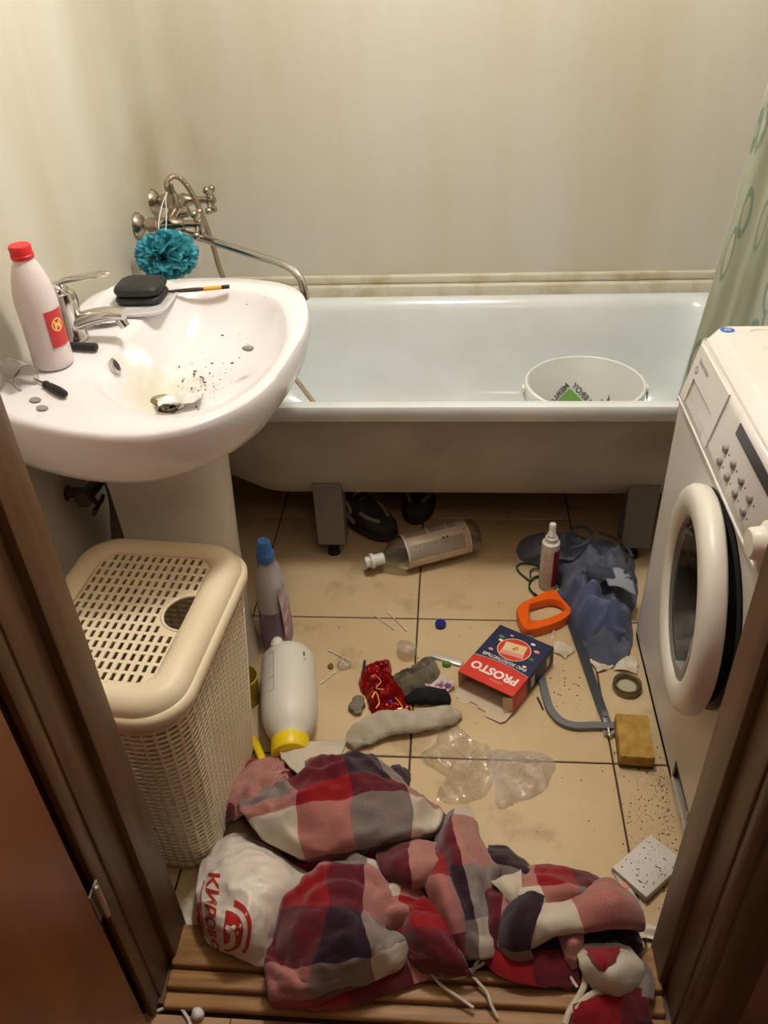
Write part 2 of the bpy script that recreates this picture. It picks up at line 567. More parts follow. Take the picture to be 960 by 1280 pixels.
# wall with the doorway, hallway round the photographer
XJ0, XJ1 = -0.495, 0.36
struct('wall_front', join(box(-1.3, XJ0 - 0.045, 0.66, YF, 0, ZC), box(XJ1 + 0.045, 1.3, 0.66, YF, 0, ZC), box(XJ0 - 0.045, XJ1 + 0.045, 0.66, YF, 2.08, ZC)),
       m_hall, 'pinkish papered hallway wall beside the doorway', smooth=False)
struct('wall_hall_left', box(-1.35, -1.3, -2.0, 0.78, 0, ZC), m_hall, smooth=False)
struct('wall_hall_right', box(1.3, 1.35, -2.0, 0.78, 0, ZC), m_hall, smooth=False)
struct('wall_hall_rear', box(-1.35, 1.35, -2.05, -2.0, 0, ZC), m_hall, smooth=False)
struct('ceiling_hall', box(-1.35, 1.35, -2.05, YF, ZC, ZC + 0.05), m_ceil, smooth=False)
hf = struct('floor_hall', box(-1.3, 1.3, -2.0, 0.70, -0.05, -0.006), mat('hall_subfloor', (60, 40, 26), 0.8), 'worn laminate hallway floor')
for k, (x0, x1) in enumerate(((-1.3, -0.56), (-0.558, -0.38), (-0.378, -0.12), (-0.118, 0.14), (0.142, 0.42), (0.422, 1.3))):
    part('plank', box(x0, x1, -2.0, 0.632, -0.012, 0.0), m_lam, hf, smooth=False)

# door frame (left and right posts with stop and casing), threshold, open door leaf
def jamb(s, x):
    sx = lambda a: x + s * a
    def bx(a0, a1, y0, y1, z0, z1, w=0.003):
        p, q = sorted((sx(a0), sx(a1)))
        return rbox(p, q, y0, y1, z0, z1, w, 2)
    post = join(bx(0, 0.045, 0.716, 0.785, 0, 2.08), bx(0.013, 0.045, 0.655, 0.718, 0, 2.08))
    return post, bx
pr, bx = jamb(1, XJ1)
t = struct('trim_doorpost_right', pr, m_brown, 'dark brown door post on the right')
part('casing', join(bx(0.016, 0.104, 0.632, 0.660, 0, 2.16, 0.008), bx(0.030, 0.062, 0.622, 0.645, 0, 2.16, 0.009)), m_brown, t)
pl, bx = jamb(-1, XJ0)
t = struct('trim_doorpost_left', pl, m_brown, 'dark brown door post on the left')
part('casing', join(bx(0.016, 0.030, 0.626, 0.660, 0, 2.16, 0.004), bx(0.05, 0.104, 0.640, 0.660, 0, 2.16, 0.004)), m_brown, t)
struct('trim_lintel', join(rbox(XJ0 - 0.045, XJ1 + 0.045, 0.655, 0.785, 2.04, 2.085, 0.003), rbox(XJ0 - 0.1, XJ1 + 0.1, 0.632, 0.66, 2.07, 2.16, 0.006)), m_brown)
th = struct('trim_threshold', box(XJ0 - 0.02, XJ1 + 0.02, 0.645, 0.775, -0.004, 0.012), m_brown, 'stepped wooden door threshold')
for (y0, y1, z1) in ((0.703, 0.778, 0.032), (0.668, 0.699, 0.025), (0.638, 0.664, 0.015)):
    part('threshold_strip', rbox(XJ0 - 0.006, XJ1 + 0.006, y0, y1, 0.0, z1, 0.005, 3), m_thr, th)
dr = struct('door_1', rbox(-0.547, -0.507, -0.20, 0.598, 0.012, 2.03, 0.003), m_leaf, 'reddish brown wooden door leaf standing open')
m_hinge = mat('worn_steel', (170, 160, 145), 0.45, 0.8)
part('hinge', join(cyl((-0.503, 0.612, 0.37), (-0.503, 0.612, 0.440), 0.0045, n=12), ball((-0.503, 0.612, 0.442), 0.0055, 10, 6),
     box(-0.5115, -0.5085, 0.60, 0.628, 0.373, 0.437)), m_hinge, dr)

# ================================================================== BATHTUB
m_enamel = mat('tub_enamel', (216, 222, 222), 0.16, col2=(208, 213, 211), scale=5, coat=0.3)
m_tubout = mat('tub_outside_primer', (178, 173, 162), 0.55, col2=(154, 146, 132), scale=6, detail=5, contrast=(0.35, 0.75))
m_steel = mat('grey_painted_steel', (120, 118, 116), 0.45, 0.2)
m_blackp = mat('black_plastic', (26, 25, 25), 0.45)
tub = thing('bathtub', 'long white enamelled bathtub along the back wall', 'bathtub', (0, 2.18, 0))
NC = 10
R_ = lambda x0, x1, y0, y1, r, z: rrect(x0, x1, y0, y1, r, z, NC)
rim = [R_(-0.842, 0.866, 1.818, 2.535, 0.03, 0.508), R_(-0.846, 0.869, 1.812, 2.54, 0.032, 0.522), R_(-0.846, 0.869, 1.810, 2.541, 0.034, 0.542), R_(-0.842, 0.866, 1.814, 2.537, 0.034, 0.5505),
       R_(-0.79, 0.815, 1.842, 2.508, 0.10, 0.5515), R_(-0.78, 0.805, 1.850, 2.498, 0.11, 0.547), R_(-0.765, 0.79, 1.862, 2.485, 0.12, 0.52),
       R_(-0.73, 0.765, 1.885, 2.465, 0.13, 0.42), R_(-0.66, 0.73, 1.912, 2.44, 0.14, 0.30), R_(-0.60, 0.69, 1.945, 2.41, 0.14, 0.235),
       R_(-0.53, 0.63, 1.995, 2.36, 0.13, 0.212), R_(-0.30, 0.45, 2.08, 2.28, 0.09, 0.207)]
part('enamel_shell', loft(rim, False, True), m_enamel, tub, angle=60)
outr = [R_(-0.838, 0.862, 1.820, 2.533, 0.03, 0.509), R_(-0.80, 0.83, 1.845, 2.515, 0.10, 0.503), R_(-0.785, 0.815, 1.858, 2.50, 0.12, 0.46), R_(-0.75, 0.79, 1.872, 2.48, 0.14, 0.37),
        R_(-0.69, 0.745, 1.895, 2.455, 0.15, 0.28), R_(-0.62, 0.70, 1.930, 2.42, 0.15, 0.215), R_(-0.54, 0.64, 1.985, 2.37, 0.14, 0.186), R_(-0.3, 0.45, 2.08, 2.28, 0.09, 0.180)]
part('outer_shell', loft(outr, False, True), m_tubout, tub, angle=60)
for cx in (-0.352, 0.515):
    lg = part('support_leg', join(rbox(cx - 0.041, cx + 0.041, 1.902, 1.906, 0.045, 0.262, 0.0015, 1), rbox(cx - 0.041, cx - 0.037, 1.904, 1.96, 0.045, 0.25, 0.001, 1),
              rbox(cx + 0.037, cx + 0.041, 1.904, 1.96, 0.045, 0.25, 0.001, 1), box(cx - 0.02, cx + 0.02, 1.95, 2.42, 0.15, 0.18)), m_steel, tub)
    part('adjuster', join(cyl((cx + 0.0, 1.925, 0), (cx + 0.0, 1.925, 0.018), 0.02, 0.016), cyl((cx + 0.0, 1.925, 0.016), (cx, 1.925, 0.05), 0.009)), m_blackp, lg)
    part('rear_leg', join(box(cx - 0.03, cx + 0.03, 2.36, 2.39, 0.0, 0.19)), m_steel, tub)
part('drain_trap', lat((-0.44, 2.12, 0.11), (0, 0, 1), [(0.02, 0), (0.035, 0.01), (0.035, 0.045), (0.02, 0.06), (0.02, 0.08)], 20), mat('dull_white_plastic', (190, 186, 178), 0.5), tub)
m_chrome = mat('chrome', (205, 202, 196), 0.14, 1.0)

# ================================================================== WASH BASIN + PEDESTAL
m_ceram = mat('sink_ceramic', (230, 227, 228), 0.12, col2=(222, 218, 217), scale=4, coat=0.2)
nt = m_ceram.node_tree
def ceramic_stain():
    N = nt.nodes; L = nt.links; b = N['Principled BSDF']
    src = b.inputs['Base Color'].links[0].from_socket
    g = N.new('ShaderNodeNewGeometry')
    d = N.new('ShaderNodeVectorMath'); d.operation = 'DISTANCE'; d.inputs[1].default_value = (-0.615, 1.515, 0.745)
    L.new(g.outputs['Position'], d.inputs[0])
    n = N.new('ShaderNodeTexNoise'); n.inputs['Scale'].default_value = 30; n.inputs['Detail'].default_value = 6
    L.new(g.outputs['Position'], n.inputs['Vector'])
    a = N.new('ShaderNodeMath'); a.operation = 'MULTIPLY_ADD'; a.inputs[1].default_value = 0.16
    L.new(n.outputs['Fac'], a.inputs[0]); L.new(d.outputs['Value'], a.inputs[2])
    mr = N.new('ShaderNodeMapRange'); mr.inputs[1].default_value = 0.11; mr.inputs[2].default_value = 0.20; mr.inputs[3].default_value = 0.6; mr.inputs[4].default_value = 0
    L.new(a.outputs[0], mr.inputs[0])
    mx = N.new('ShaderNodeMix'); mx.data_type = 'RGBA'; mx.inputs[7].default_value = lin((206, 196, 160))
    L.new(mr.outputs[0], mx.inputs[0]); L.new(src, mx.inputs[6]); L.new(mx.outputs[2], b.inputs['Base Color'])
ceramic_stain()
sink = thing('wash_basin', 'white ceramic wash basin cluttered with bottle and tools', 'sink', (-0.58, 1.52, 0.70))
o_out = [(-0.842, 1.30), (-0.80, 1.235), (-0.689, 1.185), (-0.579, 1.160), (-0.485, 1.167), (-0.403, 1.218), (-0.339, 1.318), (-0.309, 1.478), (-0.306, 1.652), (-0.349, 1.801), (-0.443, 1.864), (-0.601, 1.886), (-0.732, 1.87), (-0.812, 1.835), (-0.842, 1.75), (-0.845, 1.52)]
o_in = [(-0.682, 1.391), (-0.614, 1.296), (-0.507, 1.240), (-0.416, 1.272), (-0.356, 1.390), (-0.342, 1.564), (-0.396, 1.745), (-0.51, 1.812), (-0.618, 1.782), (-0.668, 1.652), (-0.684, 1.533)]
CS = (-0.525, 1.52)
def radial(poly, n=72, c=CS):
    P = spline(poly, 10, True); out = []
    for k in range(n):
        a = 2 * pi * k / n; dx, dy = cos(a), sin(a); best = 0
        for i in range(len(P)):
            x0, y0 = P[i][0] - c[0], P[i][1] - c[1]; x1, y1 = P[(i + 1) % len(P)][0] - c[0], P[(i + 1) % len(P)][1] - c[1]
            den = dx * (y1 - y0) - dy * (x1 - x0)
            if abs(den) < 1e-12: continue
            tt = (x0 * (y1 - y0) - y0 * (x1 - x0)) / den; ss = (x0 * dy - y0 * dx) / den
            if -1e-6 <= ss <= 1 + 1e-6 and tt > best: best = tt
        out.append((c[0] + dx * best, c[1] + dy * best))
    return out
ro = radial(o_out); ri = radial(o_in)
def sc(ring, f, z, c=CS, dz=None): return [(c[0] + (x - c[0]) * f, c[1] + (y - c[1]) * f, z + (dz(x, y) if dz else 0)) for x, y in ring]
BC = (-0.585, 1.49)
def mixr(f): return [(a[0] + (b[0] - a[0]) * f, a[1] + (b[1] - a[1]) * f) for a, b in zip(ri, ro)]
und = lambda f, z, c: sc(ro, f, z, c)
UC = (-0.66, 1.52)
def und2(fx, fy, z): return [(-0.845 + (x + 0.845) * fx, 1.52 + (y - 1.52) * fy, z) for x, y in ro]
rings = [sc(ri, 0.03, 0.733, BC), sc(ri, 0.20, 0.735, BC), sc(ri, 0.48, 0.748, BC), sc(ri, 0.72, 0.778, (-0.555, 1.50)), sc(ri, 0.88, 0.815, (-0.54, 1.51)), sc(ri, 0.96, 0.842), sc(ri, 1.0, 0.855),
         sc(mixr(0.08), 1, 0.8595), sc(mixr(0.5), 1, 0.861), sc(mixr(0.9), 1, 0.862), sc(ro, 0.992, 0.858), sc(ro, 1.0, 0.848), sc(ro, 0.998, 0.825), und2(0.985, 0.985, 0.795), und2(0.95, 0.965, 0.768), und2(0.90, 0.935, 0.752), und2(0.82, 0.86, 0.742), und2(0.72, 0.70, 0.712), und2(0.60, 0.50, 0.675), und2(0.52, 0.36, 0.645)]
part('basin', loft(rings, True, True), m_ceram, sink, angle=70)
OVX, OVY, OVZ = -0.674, 1.475, 0.834
part('overflow_ring', lat((OVX, OVY, OVZ), (0.9, 0.1, 0.42), [(0.016, -0.006), (0.017, 0.002), (0.012, 0.004), (0.010, -0.004)], 20, False), m_chrome, sink)
part('overflow_hole', lat((OVX, OVY, OVZ), (0.9, 0.1, 0.42), [(0.0115, 0.0015), (0.0115, 0.003)], 20), m_blackp, sink)
part('drain', lat((BC[0], BC[1], 0.733), (0, 0, 1), [(0.03, 0.0), (0.03, 0.003), (0.02, 0.002), (0.018, -0.0)], 24, True), m_chrome, sink)

m_ped = mat('pedestal_ceramic', (224, 218, 210), 0.22, col2=(212, 204, 192), scale=4)
def pring(x1, hw, z):
    x0 = -0.725
    pts = []
    for k in range(33):
        a = -pi / 2 + pi * k / 32
        pts.append((x0 + (x1 - x0) * max(0, cos(a)) ** 0.55, 1.515 + hw * sin(a), z))
    pts.append((x0, 1.515, z))
    return pts
solo('sink_pedestal', loft([pring(-0.500, 0.115, 0.0), pring(-0.502, 0.112, 0.02), pring(-0.506, 0.098, 0.12), pring(-0.504, 0.095, 0.35), pring(-0.495, 0.105, 0.55), pring(-0.49, 0.115, 0.655)]),
     m_ped, 'white ceramic pedestal under the wash basin', 'pedestal', angle=60)

# ================================================================== WASHING MACHINE
m_appl = mat('appliance_white', (226, 221, 216), 0.32, col2=(216, 209, 201), scale=3, spec=0.5)
m_applg = mat('appliance_yellowed_white', (218, 211, 198), 0.35)
m_disp = mat('display_smoke', (62, 60, 62), 0.18)
m_grey = mat('mid_grey_plastic', (140, 134, 130), 0.4)
m_drum = mat('drum_steel', (120, 118, 115), 0.3, 0.9)
m_gask = mat('gasket_rubber', (48, 48, 48), 0.45)
wm = thing('washing_machine', 'white front-loading washing machine with round door ajar', 'washing machine', (0.67, 1.28, 0))
WX0, WY0, WY1 = 0.470, 0.982, 1.590
CY, CZ, RH = 1.208, 0.485, 0.207
# front plate with a round opening
def front_plate(x, y0, y1, z0, z1, n=64):
    V = []; F = []
    for k in range(n):
        a = 2 * pi * k / n + pi / 4
        V.append((x, CY + RH * cos(a), CZ + RH * sin(a)))
    per = []
    for k in range(n):
        a = 2 * pi * k / n + pi / 4
        dx, dz = cos(a), sin(a)
        ts = []
        if dx > 1e-9: ts.append((y1 - CY) / dx)
        if dx < -1e-9: ts.append((y0 - CY) / dx)
        if dz > 1e-9: ts.append((z1 - CZ) / dz)
        if dz < -1e-9: ts.append((z0 - CZ) / dz)
        tt = min(ts); per.append((x, CY + dx * tt, CZ + dz * tt))
    # snap nearest points to the corners
    for cy_, cz_ in ((y0, z0), (y0, z1), (y1, z0), (y1, z1)):
        k = min(range(n), key=lambda i: (per[i][1] - cy_) ** 2 + (per[i][2] - cz_) ** 2)
        per[k] = (x, cy_, cz_)
    V += per
    for k in range(n):
        j = (k + 1) % n; F.append((k, j, n + j, n + k))
    return V, F
body = part('cabinet', join(front_plate(WX0, WY0, WY1, 0.075, 0.705), box(WX0, XR - 0.005, WY0, WY0 + 0.003, 0.012, 0.70), box(WX0, XR - 0.005, WY1 - 0.003, WY1, 0.012, 0.70), box(WX0 + 0.026, XR - 0.005, WY0, WY0 + 0.003, 0.70, 0.83), box(WX0 + 0.026, XR - 0.005, WY1 - 0.003, WY1, 0.70, 0.83),
            box(WX0, WX0 + 0.004, WY0, 1.0, 0.012, 0.076), box(WX0, WX0 + 0.004, 1.15, WY1, 0.012, 0.076), box(WX0, WX0 + 0.004, WY0, WY1, 0.012, 0.024), box(XR - 0.008, XR - 0.005, WY0, WY1, 0.012, 0.83), box(WX0 + 0.001, XR - 0.01, WY0, WY1, 0.012, 0.018)), m_appl, wm, angle=30)
part('drum', xf(lathe([(RH, 0), (0.185, 0.02), (0.175, 0.06), (0.21, 0.08), (0.21, 0.28), (0.0001, 0.285)], 48, False), align((WX0, CY, CZ), (1, 0, 0))), m_drum, wm)
part('door_gasket', xf(lathe([(RH + 0.001, -0.003), (RH - 0.012, -0.006), (RH - 0.022, 0.0), (RH - 0.03, 0.018), (RH - 0.022, 0.03)], 48, False), align((WX0, CY, CZ), (1, 0, 0))), m_gask, wm)
part('filter_recess', join(box(WX0 + 0.05, WX0 + 0.055, 1.0, 1.15, 0.02, 0.076), box(WX0, WX0 + 0.055, 1.0, 1.15, 0.070, 0.078)), m_gask, wm)
part('filter_cap', join(lat((WX0 + 0.05, 1.045, 0.047), (-1, 0, 0), [(0.024, 0), (0.024, 0.03), (0.019, 0.033), (0.001, 0.033)], 20), box(WX0 + 0.006, WX0 + 0.018, 1.040, 1.050, 0.028, 0.066)), m_appl, wm)
part('foot', lat((WX0 + 0.05, WY0 + 0.06, 0), (0, 0, 1), [(0.02, 0), (0.02, 0.012)], 14), m_blackp, wm)
part('foot', lat((WX0 + 0.05, WY1 - 0.06, 0), (0, 0, 1), [(0.02, 0), (0.02, 0.012)], 14), m_blackp, wm)
# control panel, bulging slightly and leaning back, with the detergent drawer
def panel_x(z): return WX0 - 0.003 + 0.025 * max(0, (z - 0.70) / 0.125)
PN = []
for k in range(7):
    z = 0.70 + 0.128 * k / 6
    PN.append([(panel_x(z), WY0 + 0.002, z), (panel_x(z), 1.352, z), (panel_x(z), 1.36, z), (panel_x(z), WY1 - 0.002, z)])
PV = [p for r in PN for p in r]
PF = [(r * 4 + c, r * 4 + c + 1, r * 4 + c + 5, r * 4 + c + 4) for r in range(6) for c in (0, 1, 2)]
pan = part('control_panel', join((PV, PF), box(WX0 - 0.006, WX0 + 0.01, WY0 + 0.002, WY1 - 0.002, 0.698, 0.702)), m_appl, wm, angle=20, solid=0.012)
px = lambda z, d=0.0: panel_x(z) - d
def plate(y0, y1, z0, z1, d, skew=0.0):
    V = [(px(z0, d), y0, z0), (px(z0, d), y1, z0), (px(z1, d), y1 + skew, z1), (px(z1, d), y0 + skew, z1)]
    B = [(x + d + 0.002, y, z) for x, y, z in V]
    return V + B, [(0, 1, 2, 3), (7, 6, 5, 4), (0, 4, 5, 1), (1, 5, 6, 2), (2, 6, 7, 3), (3, 7, 4, 0)]
part('drawer_front', join(plate(1.366, 1.576, 0.765, 0.824, 0.004), plate(1.366, 1.40, 0.712, 0.765, 0.004), plate(1.545, 1.576, 0.712, 0.765, 0.004)), m_appl, wm, angle=20)
m_rec = mat('drawer_recess_grey', (200, 195, 190), 0.4)
def pocket(y0, y1, z0, z1, dep):
    a = [(px(z0, 0.001), y0, z0), (px(z0, 0.001), y1, z0), (px(z1, 0.001), y1, z1), (px(z1, 0.001), y0, z1)]
    return a
part('drawer_grip', ([(px(0.713, 0.0012), 1.40, 0.713), (px(0.713, 0.0012), 1.545, 0.713), (px(0.764, -0.0) + 0.003, 1.545, 0.764), (px(0.764, 0.0) + 0.003, 1.40, 0.764), (px(0.764, 0.004), 1.545, 0.766), (px(0.764, 0.004), 1.40, 0.766)], [(0, 1, 2, 3), (3, 2, 4, 5)]), m_rec, wm, fix=False)
part('display', plate(1.086, 1.285, 0.792, 0.813, 0.0015), m_disp, wm)
for k in range(4):
    for z in (0.757, 0.731):
        part('push_button', lat((px(z, -0.002), 1.291 - k * 0.0505, z), (-1, 0, 0), [(0.008, 0), (0.008, 0.006), (0.006, 0.0085), (0.0005, 0.009)], 14), m_grey, wm)
        part('indicator', ball((px(z, -0.0005), 1.273 - k * 0.0505, z - 0.002), 0.0022, 8, 6), m_blackp, wm)
part('program_knob', lat((px(0.752), 1.03, 0.752), (-1, 0, 0), [(0.036, -0.002), (0.035, 0.006), (0.027, 0.012), (0.025, 0.028), (0.021, 0.032), (0.0005, 0.033)], 32), m_applg, wm)
part('brand_mark', mapvf(text_vf('Electrolux', 0.016), lambda x, y, z: (px(0.802 + y, 0.0048), 1.515 - x, 0.802 + y)), m_grey, wm)
part('drawer_mark', mapvf(disc2(0, 0, 0.008, 0.008, 16, 0.65), lambda x, y, z: (px(0.783 + y, 0.0048), 1.545 - x, 0.783 + y)), m_grey, wm)
# top
grime(m_appl, (176, 164, 146), 7.0, 0.60, 0.80, 0.45)
tp = part('worktop', join(loft([rrect(WX0 + 0.026, XR - 0.004, WY0, WY1, 0.016, 0.828), rrect(WX0 + 0.028, XR - 0.004, WY0, WY1 + 0.002, 0.018, 0.833), rrect(WX0 + 0.046, XR - 0.006, WY0 + 0.004, WY1 + 0.008, 0.02, 0.849), rrect(WX0 + 0.052, XR - 0.008, WY0 + 0.008, WY1 + 0.006, 0.02, 0.852),
          rrect(WX0 + 0.105, XR - 0.02, WY0 + 0.02, WY1 - 0.008, 0.012, 0.852), rrect(WX0 + 0.107, XR - 0.022, WY0 + 0.022, WY1 - 0.010, 0.010, 0.8495)], True, True)), m_appl, wm, angle=25)
part('round_sticker', xf(disc2(0, 0, 0.014, 0.012, 24), Matrix.Translation((0.533, 1.578, 0.8526))), mat('sticker_blue', (62, 110, 190), 0.4), tp)
part('sticker_ring', xf(disc2(0, 0, 0.006, 0.005, 20, 0.6), Matrix.Translation((0.533, 1.578, 0.8532))), m_appl, tp)
# door: hinge on the far side, ajar towards the camera
HY = CY + 0.222
Md = Matrix.Translation((WX0 - 0.012, HY, CZ)) @ Matrix.Rotation(radians(-5.5), 4, 'Z') @ Matrix.Translation((-(WX0 - 0.012), -HY, -CZ))
ax = align((WX0 - 0.010, CY - 0.006, CZ), (-1, 0, 0))
ringp = [(0.150, -0.004), (0.152, 0.008), (0.160, 0.016), (0.176, 0.020), (0.196, 0.019), (0.209, 0.013), (0.215, 0.002), (0.214, -0.016), (0.206, -0.022), (0.16, -0.022), (0.150, -0.012)]
drw = part('door', xf(xf(lathe(ringp + [ringp[0]], 64, False), ax), Md), m_applg, wm, angle=60)
m_glass = mat('door_glass', (120, 118, 114), 0.04, trans=0.85, ior=1.45)
part('door_glass', xf(xf(lathe([(0.152, 0.004), (0.138, -0.002), (0.128, -0.03), (0.11, -0.065), (0.06, -0.085), (0.001, -0.09)], 48, False), ax), Md), m_glass, drw, solid=0.004)
part('door_handle', xf(xf(bev(prism([(0.055, -0.115), (0.075, -0.13), (0.128, -0.10), (0.148, -0.03), (0.142, 0.03), (0.134, 0.03), (0.132, -0.03), (0.11, -0.085)], -0.012, 0.012), 0.003, 2),
     frame((WX0 - 0.010, CY, CZ), (0, -1, 0), (-1, 0, 0))), Md), m_grey, drw)
part('hinge', rbox(WX0 - 0.012, WX0 + 0.002, HY - 0.014, HY + 0.004, CZ - 0.05, CZ + 0.05, 0.003), m_applg, wm)

# ================================================================== LAUNDRY BASKET
m_bask = mat('basket_cream_plastic', (228, 213, 182), 0.42, col2=(220, 203, 170), scale=6, sss=0.05)
BA = radians(-5.0); BCX, BCY = -0.588, 1.078
bk = thing('laundry_basket', 'cream plastic woven-look laundry basket with lid', 'laundry basket', (BCX, BCY, 0))
def bpt(lx, ly, z):
    return (BCX + lx * cos(BA) - ly * sin(BA), BCY + lx * sin(BA) + ly * cos(BA), z)
def per_pts(hw, hd, r, n):
    """n points evenly spaced along a rounded rectangle, half sizes hw, hd"""
    dense = [(x, y) for x, y, _ in rrect(-hw, hw, -hd, hd, r, 0, 12)]
    L = [0]
    for i in range(len(dense)):
        a = dense[i]; b = dense[(i + 1) % len(dense)]
        L.append(L[-1] + math.hypot(b[0] - a[0], b[1] - a[1]))
    out = []
    for k in range(n):
        d = L[-1] * k / n
        i = max(j for j in range(len(dense)) if L[j] <= d)
        a = dense[i]; b = dense[(i + 1) % len(dense)]; s = (d - L[i]) / max(L[i + 1] - L[i], 1e-9)
        out.append((a[0] + (b[0] - a[0]) * s, a[1] + (b[1] - a[1]) * s))
    return out
NCOL, KS = 64, 4
top_p = per_pts(0.166, 0.216, 0.075, NCOL * KS); bot_p = per_pts(0.128, 0.170, 0.06, NCOL * KS)
ZB0, ZB1, NROW = 0.03, 0.478, 33
V = []; F = []
def quad(a, b, c, d):
    o = len(V); V.extend((a, b, c, d)); F.append((o, o + 1, o + 2, o + 3))
def side(k, z):
    f = (z / 0.50) ** 0.9; k %= NCOL * KS
    return bpt(bot_p[k][0] + (top_p[k][0] - bot_p[k][0]) * f, bot_p[k][1] + (top_p[k][1] - bot_p[k][1]) * f, z)
ph = (ZB1 - ZB0) / NROW
levels = [0.0, ZB0]
for r in range(NROW): levels += [ZB0 + (r + 0.46) * ph, ZB0 + (r + 1) * ph]
levels.append(0.502)
BV = [side(k, z) for z in levels for k in range(NCOL * KS)]; BF = []
for i in range(len(levels) - 1):
    slot = 1 <= i <= 2 * NROW and i % 2 == 1            # open intervals between the bars
    for k in range(NCOL * KS):
        if slot and k % KS != 0: continue
        k2 = (k + 1) % (NCOL * KS); n = NCOL * KS
        BF.append((i * n + k, i * n + k2, (i + 1) * n + k2, (i + 1) * n + k))
o = len(BV); BV += [bpt(x * 0.99, y * 0.99, 0.004) for x, y in bot_p]; BF.append(tuple(range(o, len(BV))))
part('basket_body', (BV, BF), m_bask, bk, angle=50, fix=False, solid=0.0018)
# lid: rolled rim with fine ribs, slotted panel, hand hole on the right
NL = 168
def lring(hw, hd, r, z, rib=0.0):
    pts = []
    for i, (x, y) in enumerate(per_pts(hw, hd, r, NL)):
        w = rib if i % 2 else 0.0
        pts.append(bpt(x, y, z - w))
    return pts
lid_rings = [lring(0.172, 0.222, 0.08, 0.494), lring(0.176, 0.226, 0.083, 0.497), lring(0.177, 0.227, 0.083, 0.512), lring(0.172, 0.222, 0.08, 0.520), lring(0.168, 0.218, 0.077, 0.521),
             lring(0.166, 0.216, 0.076, 0.530), lring(0.158, 0.208, 0.07, 0.541, 0.0006), lring(0.145, 0.195, 0.06, 0.548, 0.0012), lring(0.128, 0.178, 0.046, 0.549, 0.0012), lring(0.114, 0.164, 0.034, 0.544, 0.0006), lring(0.111, 0.161, 0.032, 0.538)]
lid = part('lid', loft(lid_rings, False, False), m_bask, bk, angle=60, fix=False, solid=0.003)
V = []; F = []
pxp, pyp = 0.0158, 0.0232
LZ = 0.539
nx, ny = 14, 14
X0, Y0 = -nx * pxp / 2, -ny * pyp / 2
for i in range(nx):
    for j in range(ny):
        x0 = X0 + i * pxp; x1 = x0 + pxp; y0 = Y0 + j * pyp; y1 = y0 + pyp
        cx, cy = (x0 + x1) / 2, (y0 + y1) / 2
        inh = lambda a, b: ((a - 0.112) / 0.046) ** 2 + ((b - 0.012) / 0.047) ** 2 < 1
        hits = sum(inh(a, b) for a in (x0, x1) for b in (y0, y1)) + inh(cx, cy)
        if hits == 5: continue
        if hits:
            for a in range(4):
                for b in range(6):
                    u0, u1 = x0 + pxp * a / 4, x0 + pxp * (a + 1) / 4; w0, w1 = y0 + pyp * b / 6, y0 + pyp * (b + 1) / 6
                    if not inh((u0 + u1) / 2, (w0 + w1) / 2):
                        quad(bpt(u0, w0, LZ), bpt(u1, w0, LZ), bpt(u1, w1, LZ), bpt(u0, w1, LZ))
            continue
        corner = abs(cx) > 0.095 and abs(cy) > 0.145
        if corner:
            quad(bpt(x0, y0, LZ), bpt(x1, y0, LZ), bpt(x1, y1, LZ), bpt(x0, y1, LZ)); continue
        sx0, sx1 = x0 + 0.0042, x1 - 0.0042; sy0, sy1 = y0 + 0.0034, y1 - 0.0034
        quad(bpt(x0, y0, LZ), bpt(x1, y0, LZ), bpt(x1, sy0, LZ), bpt(x0, sy0, LZ))
        quad(bpt(x0, sy1, LZ), bpt(x1, sy1, LZ), bpt(x1, y1, LZ), bpt(x0, y1, LZ))
        quad(bpt(x0, sy0, LZ), bpt(sx0, sy0, LZ), bpt(sx0, sy1, LZ), bpt(x0, sy1, LZ))
        quad(bpt(sx1, sy0, LZ), bpt(x1, sy0, LZ), bpt(x1, sy1, LZ), bpt(sx1, sy1, LZ))
part('lid_grille', (V, F), m_bask, lid, smooth=False, fix=False, solid=0.003)
part('hand_hole_rim', tube([bpt(0.112 + 0.046 * cos(pi / 2 + pi * k / 20), 0.012 + 0.047 * sin(pi / 2 + pi * k / 20), LZ - 0.001) for k in range(21)], 0.0034, 8), m_bask, lid)

# ================================================================== TAPS
tap = thing('basin_mixer_tap', 'chrome single-lever mixer tap on the wash basin', 'tap', (-0.775, 1.545, 0.861))
part('tap_body', loft([[(-0.775 + r * cos(2 * pi * k / 20) * 1.0, 1.545 + r * sin(2 * pi * k / 20), 0.861 + z) for k in range(20)] for r, z in ((0.028, 0), (0.028, 0.006), (0.025, 0.012), (0.024, 0.06), (0.026, 0.085), (0.022, 0.10), (0.012, 0.106))]), m_chrome, tap)
sp = [((-0.775 + 0.115 * t), 1.545, 0.893 + 0.022 * sin(t * pi * 0.6)) for t in [i / 10 for i in range(11)]]
def sect(p, w, h): return [(p[0], p[1] + w * cos(2 * pi * k / 16), p[2] + h * sin(2 * pi * k / 16)) for k in range(16)]
spt = part('spout', loft([sect(p, 0.021 - 0.004 * i / 10, 0.019 - 0.007 * i / 10) for i, p in enumerate(sp)]), m_chrome, tap)
part('aerator', cyl((-0.672, 1.545, 0.905), (-0.664, 1.545, 0.888), 0.0105, n=16), m_chrome, spt)
lv = spline([(-0.79, 1.549, 0.972), (-0.765, 1.552, 0.985), (-0.72, 1.556, 0.992), (-0.683, 1.553, 0.997), (-0.672, 1.545, 0.998), (-0.683, 1.537, 0.997), (-0.72, 1.534, 0.992), (-0.765, 1.538, 0.985), (-0.79, 1.541, 0.972)], 5)
part('lever_loop', join(tube(lv, 0.0042, 8), lat((-0.785, 1.545, 0.955), (0.1, 0, 1), [(0.022, 0), (0.021, 0.014), (0.012, 0.024), (0.001, 0.026)], 18)), m_chrome, tap)
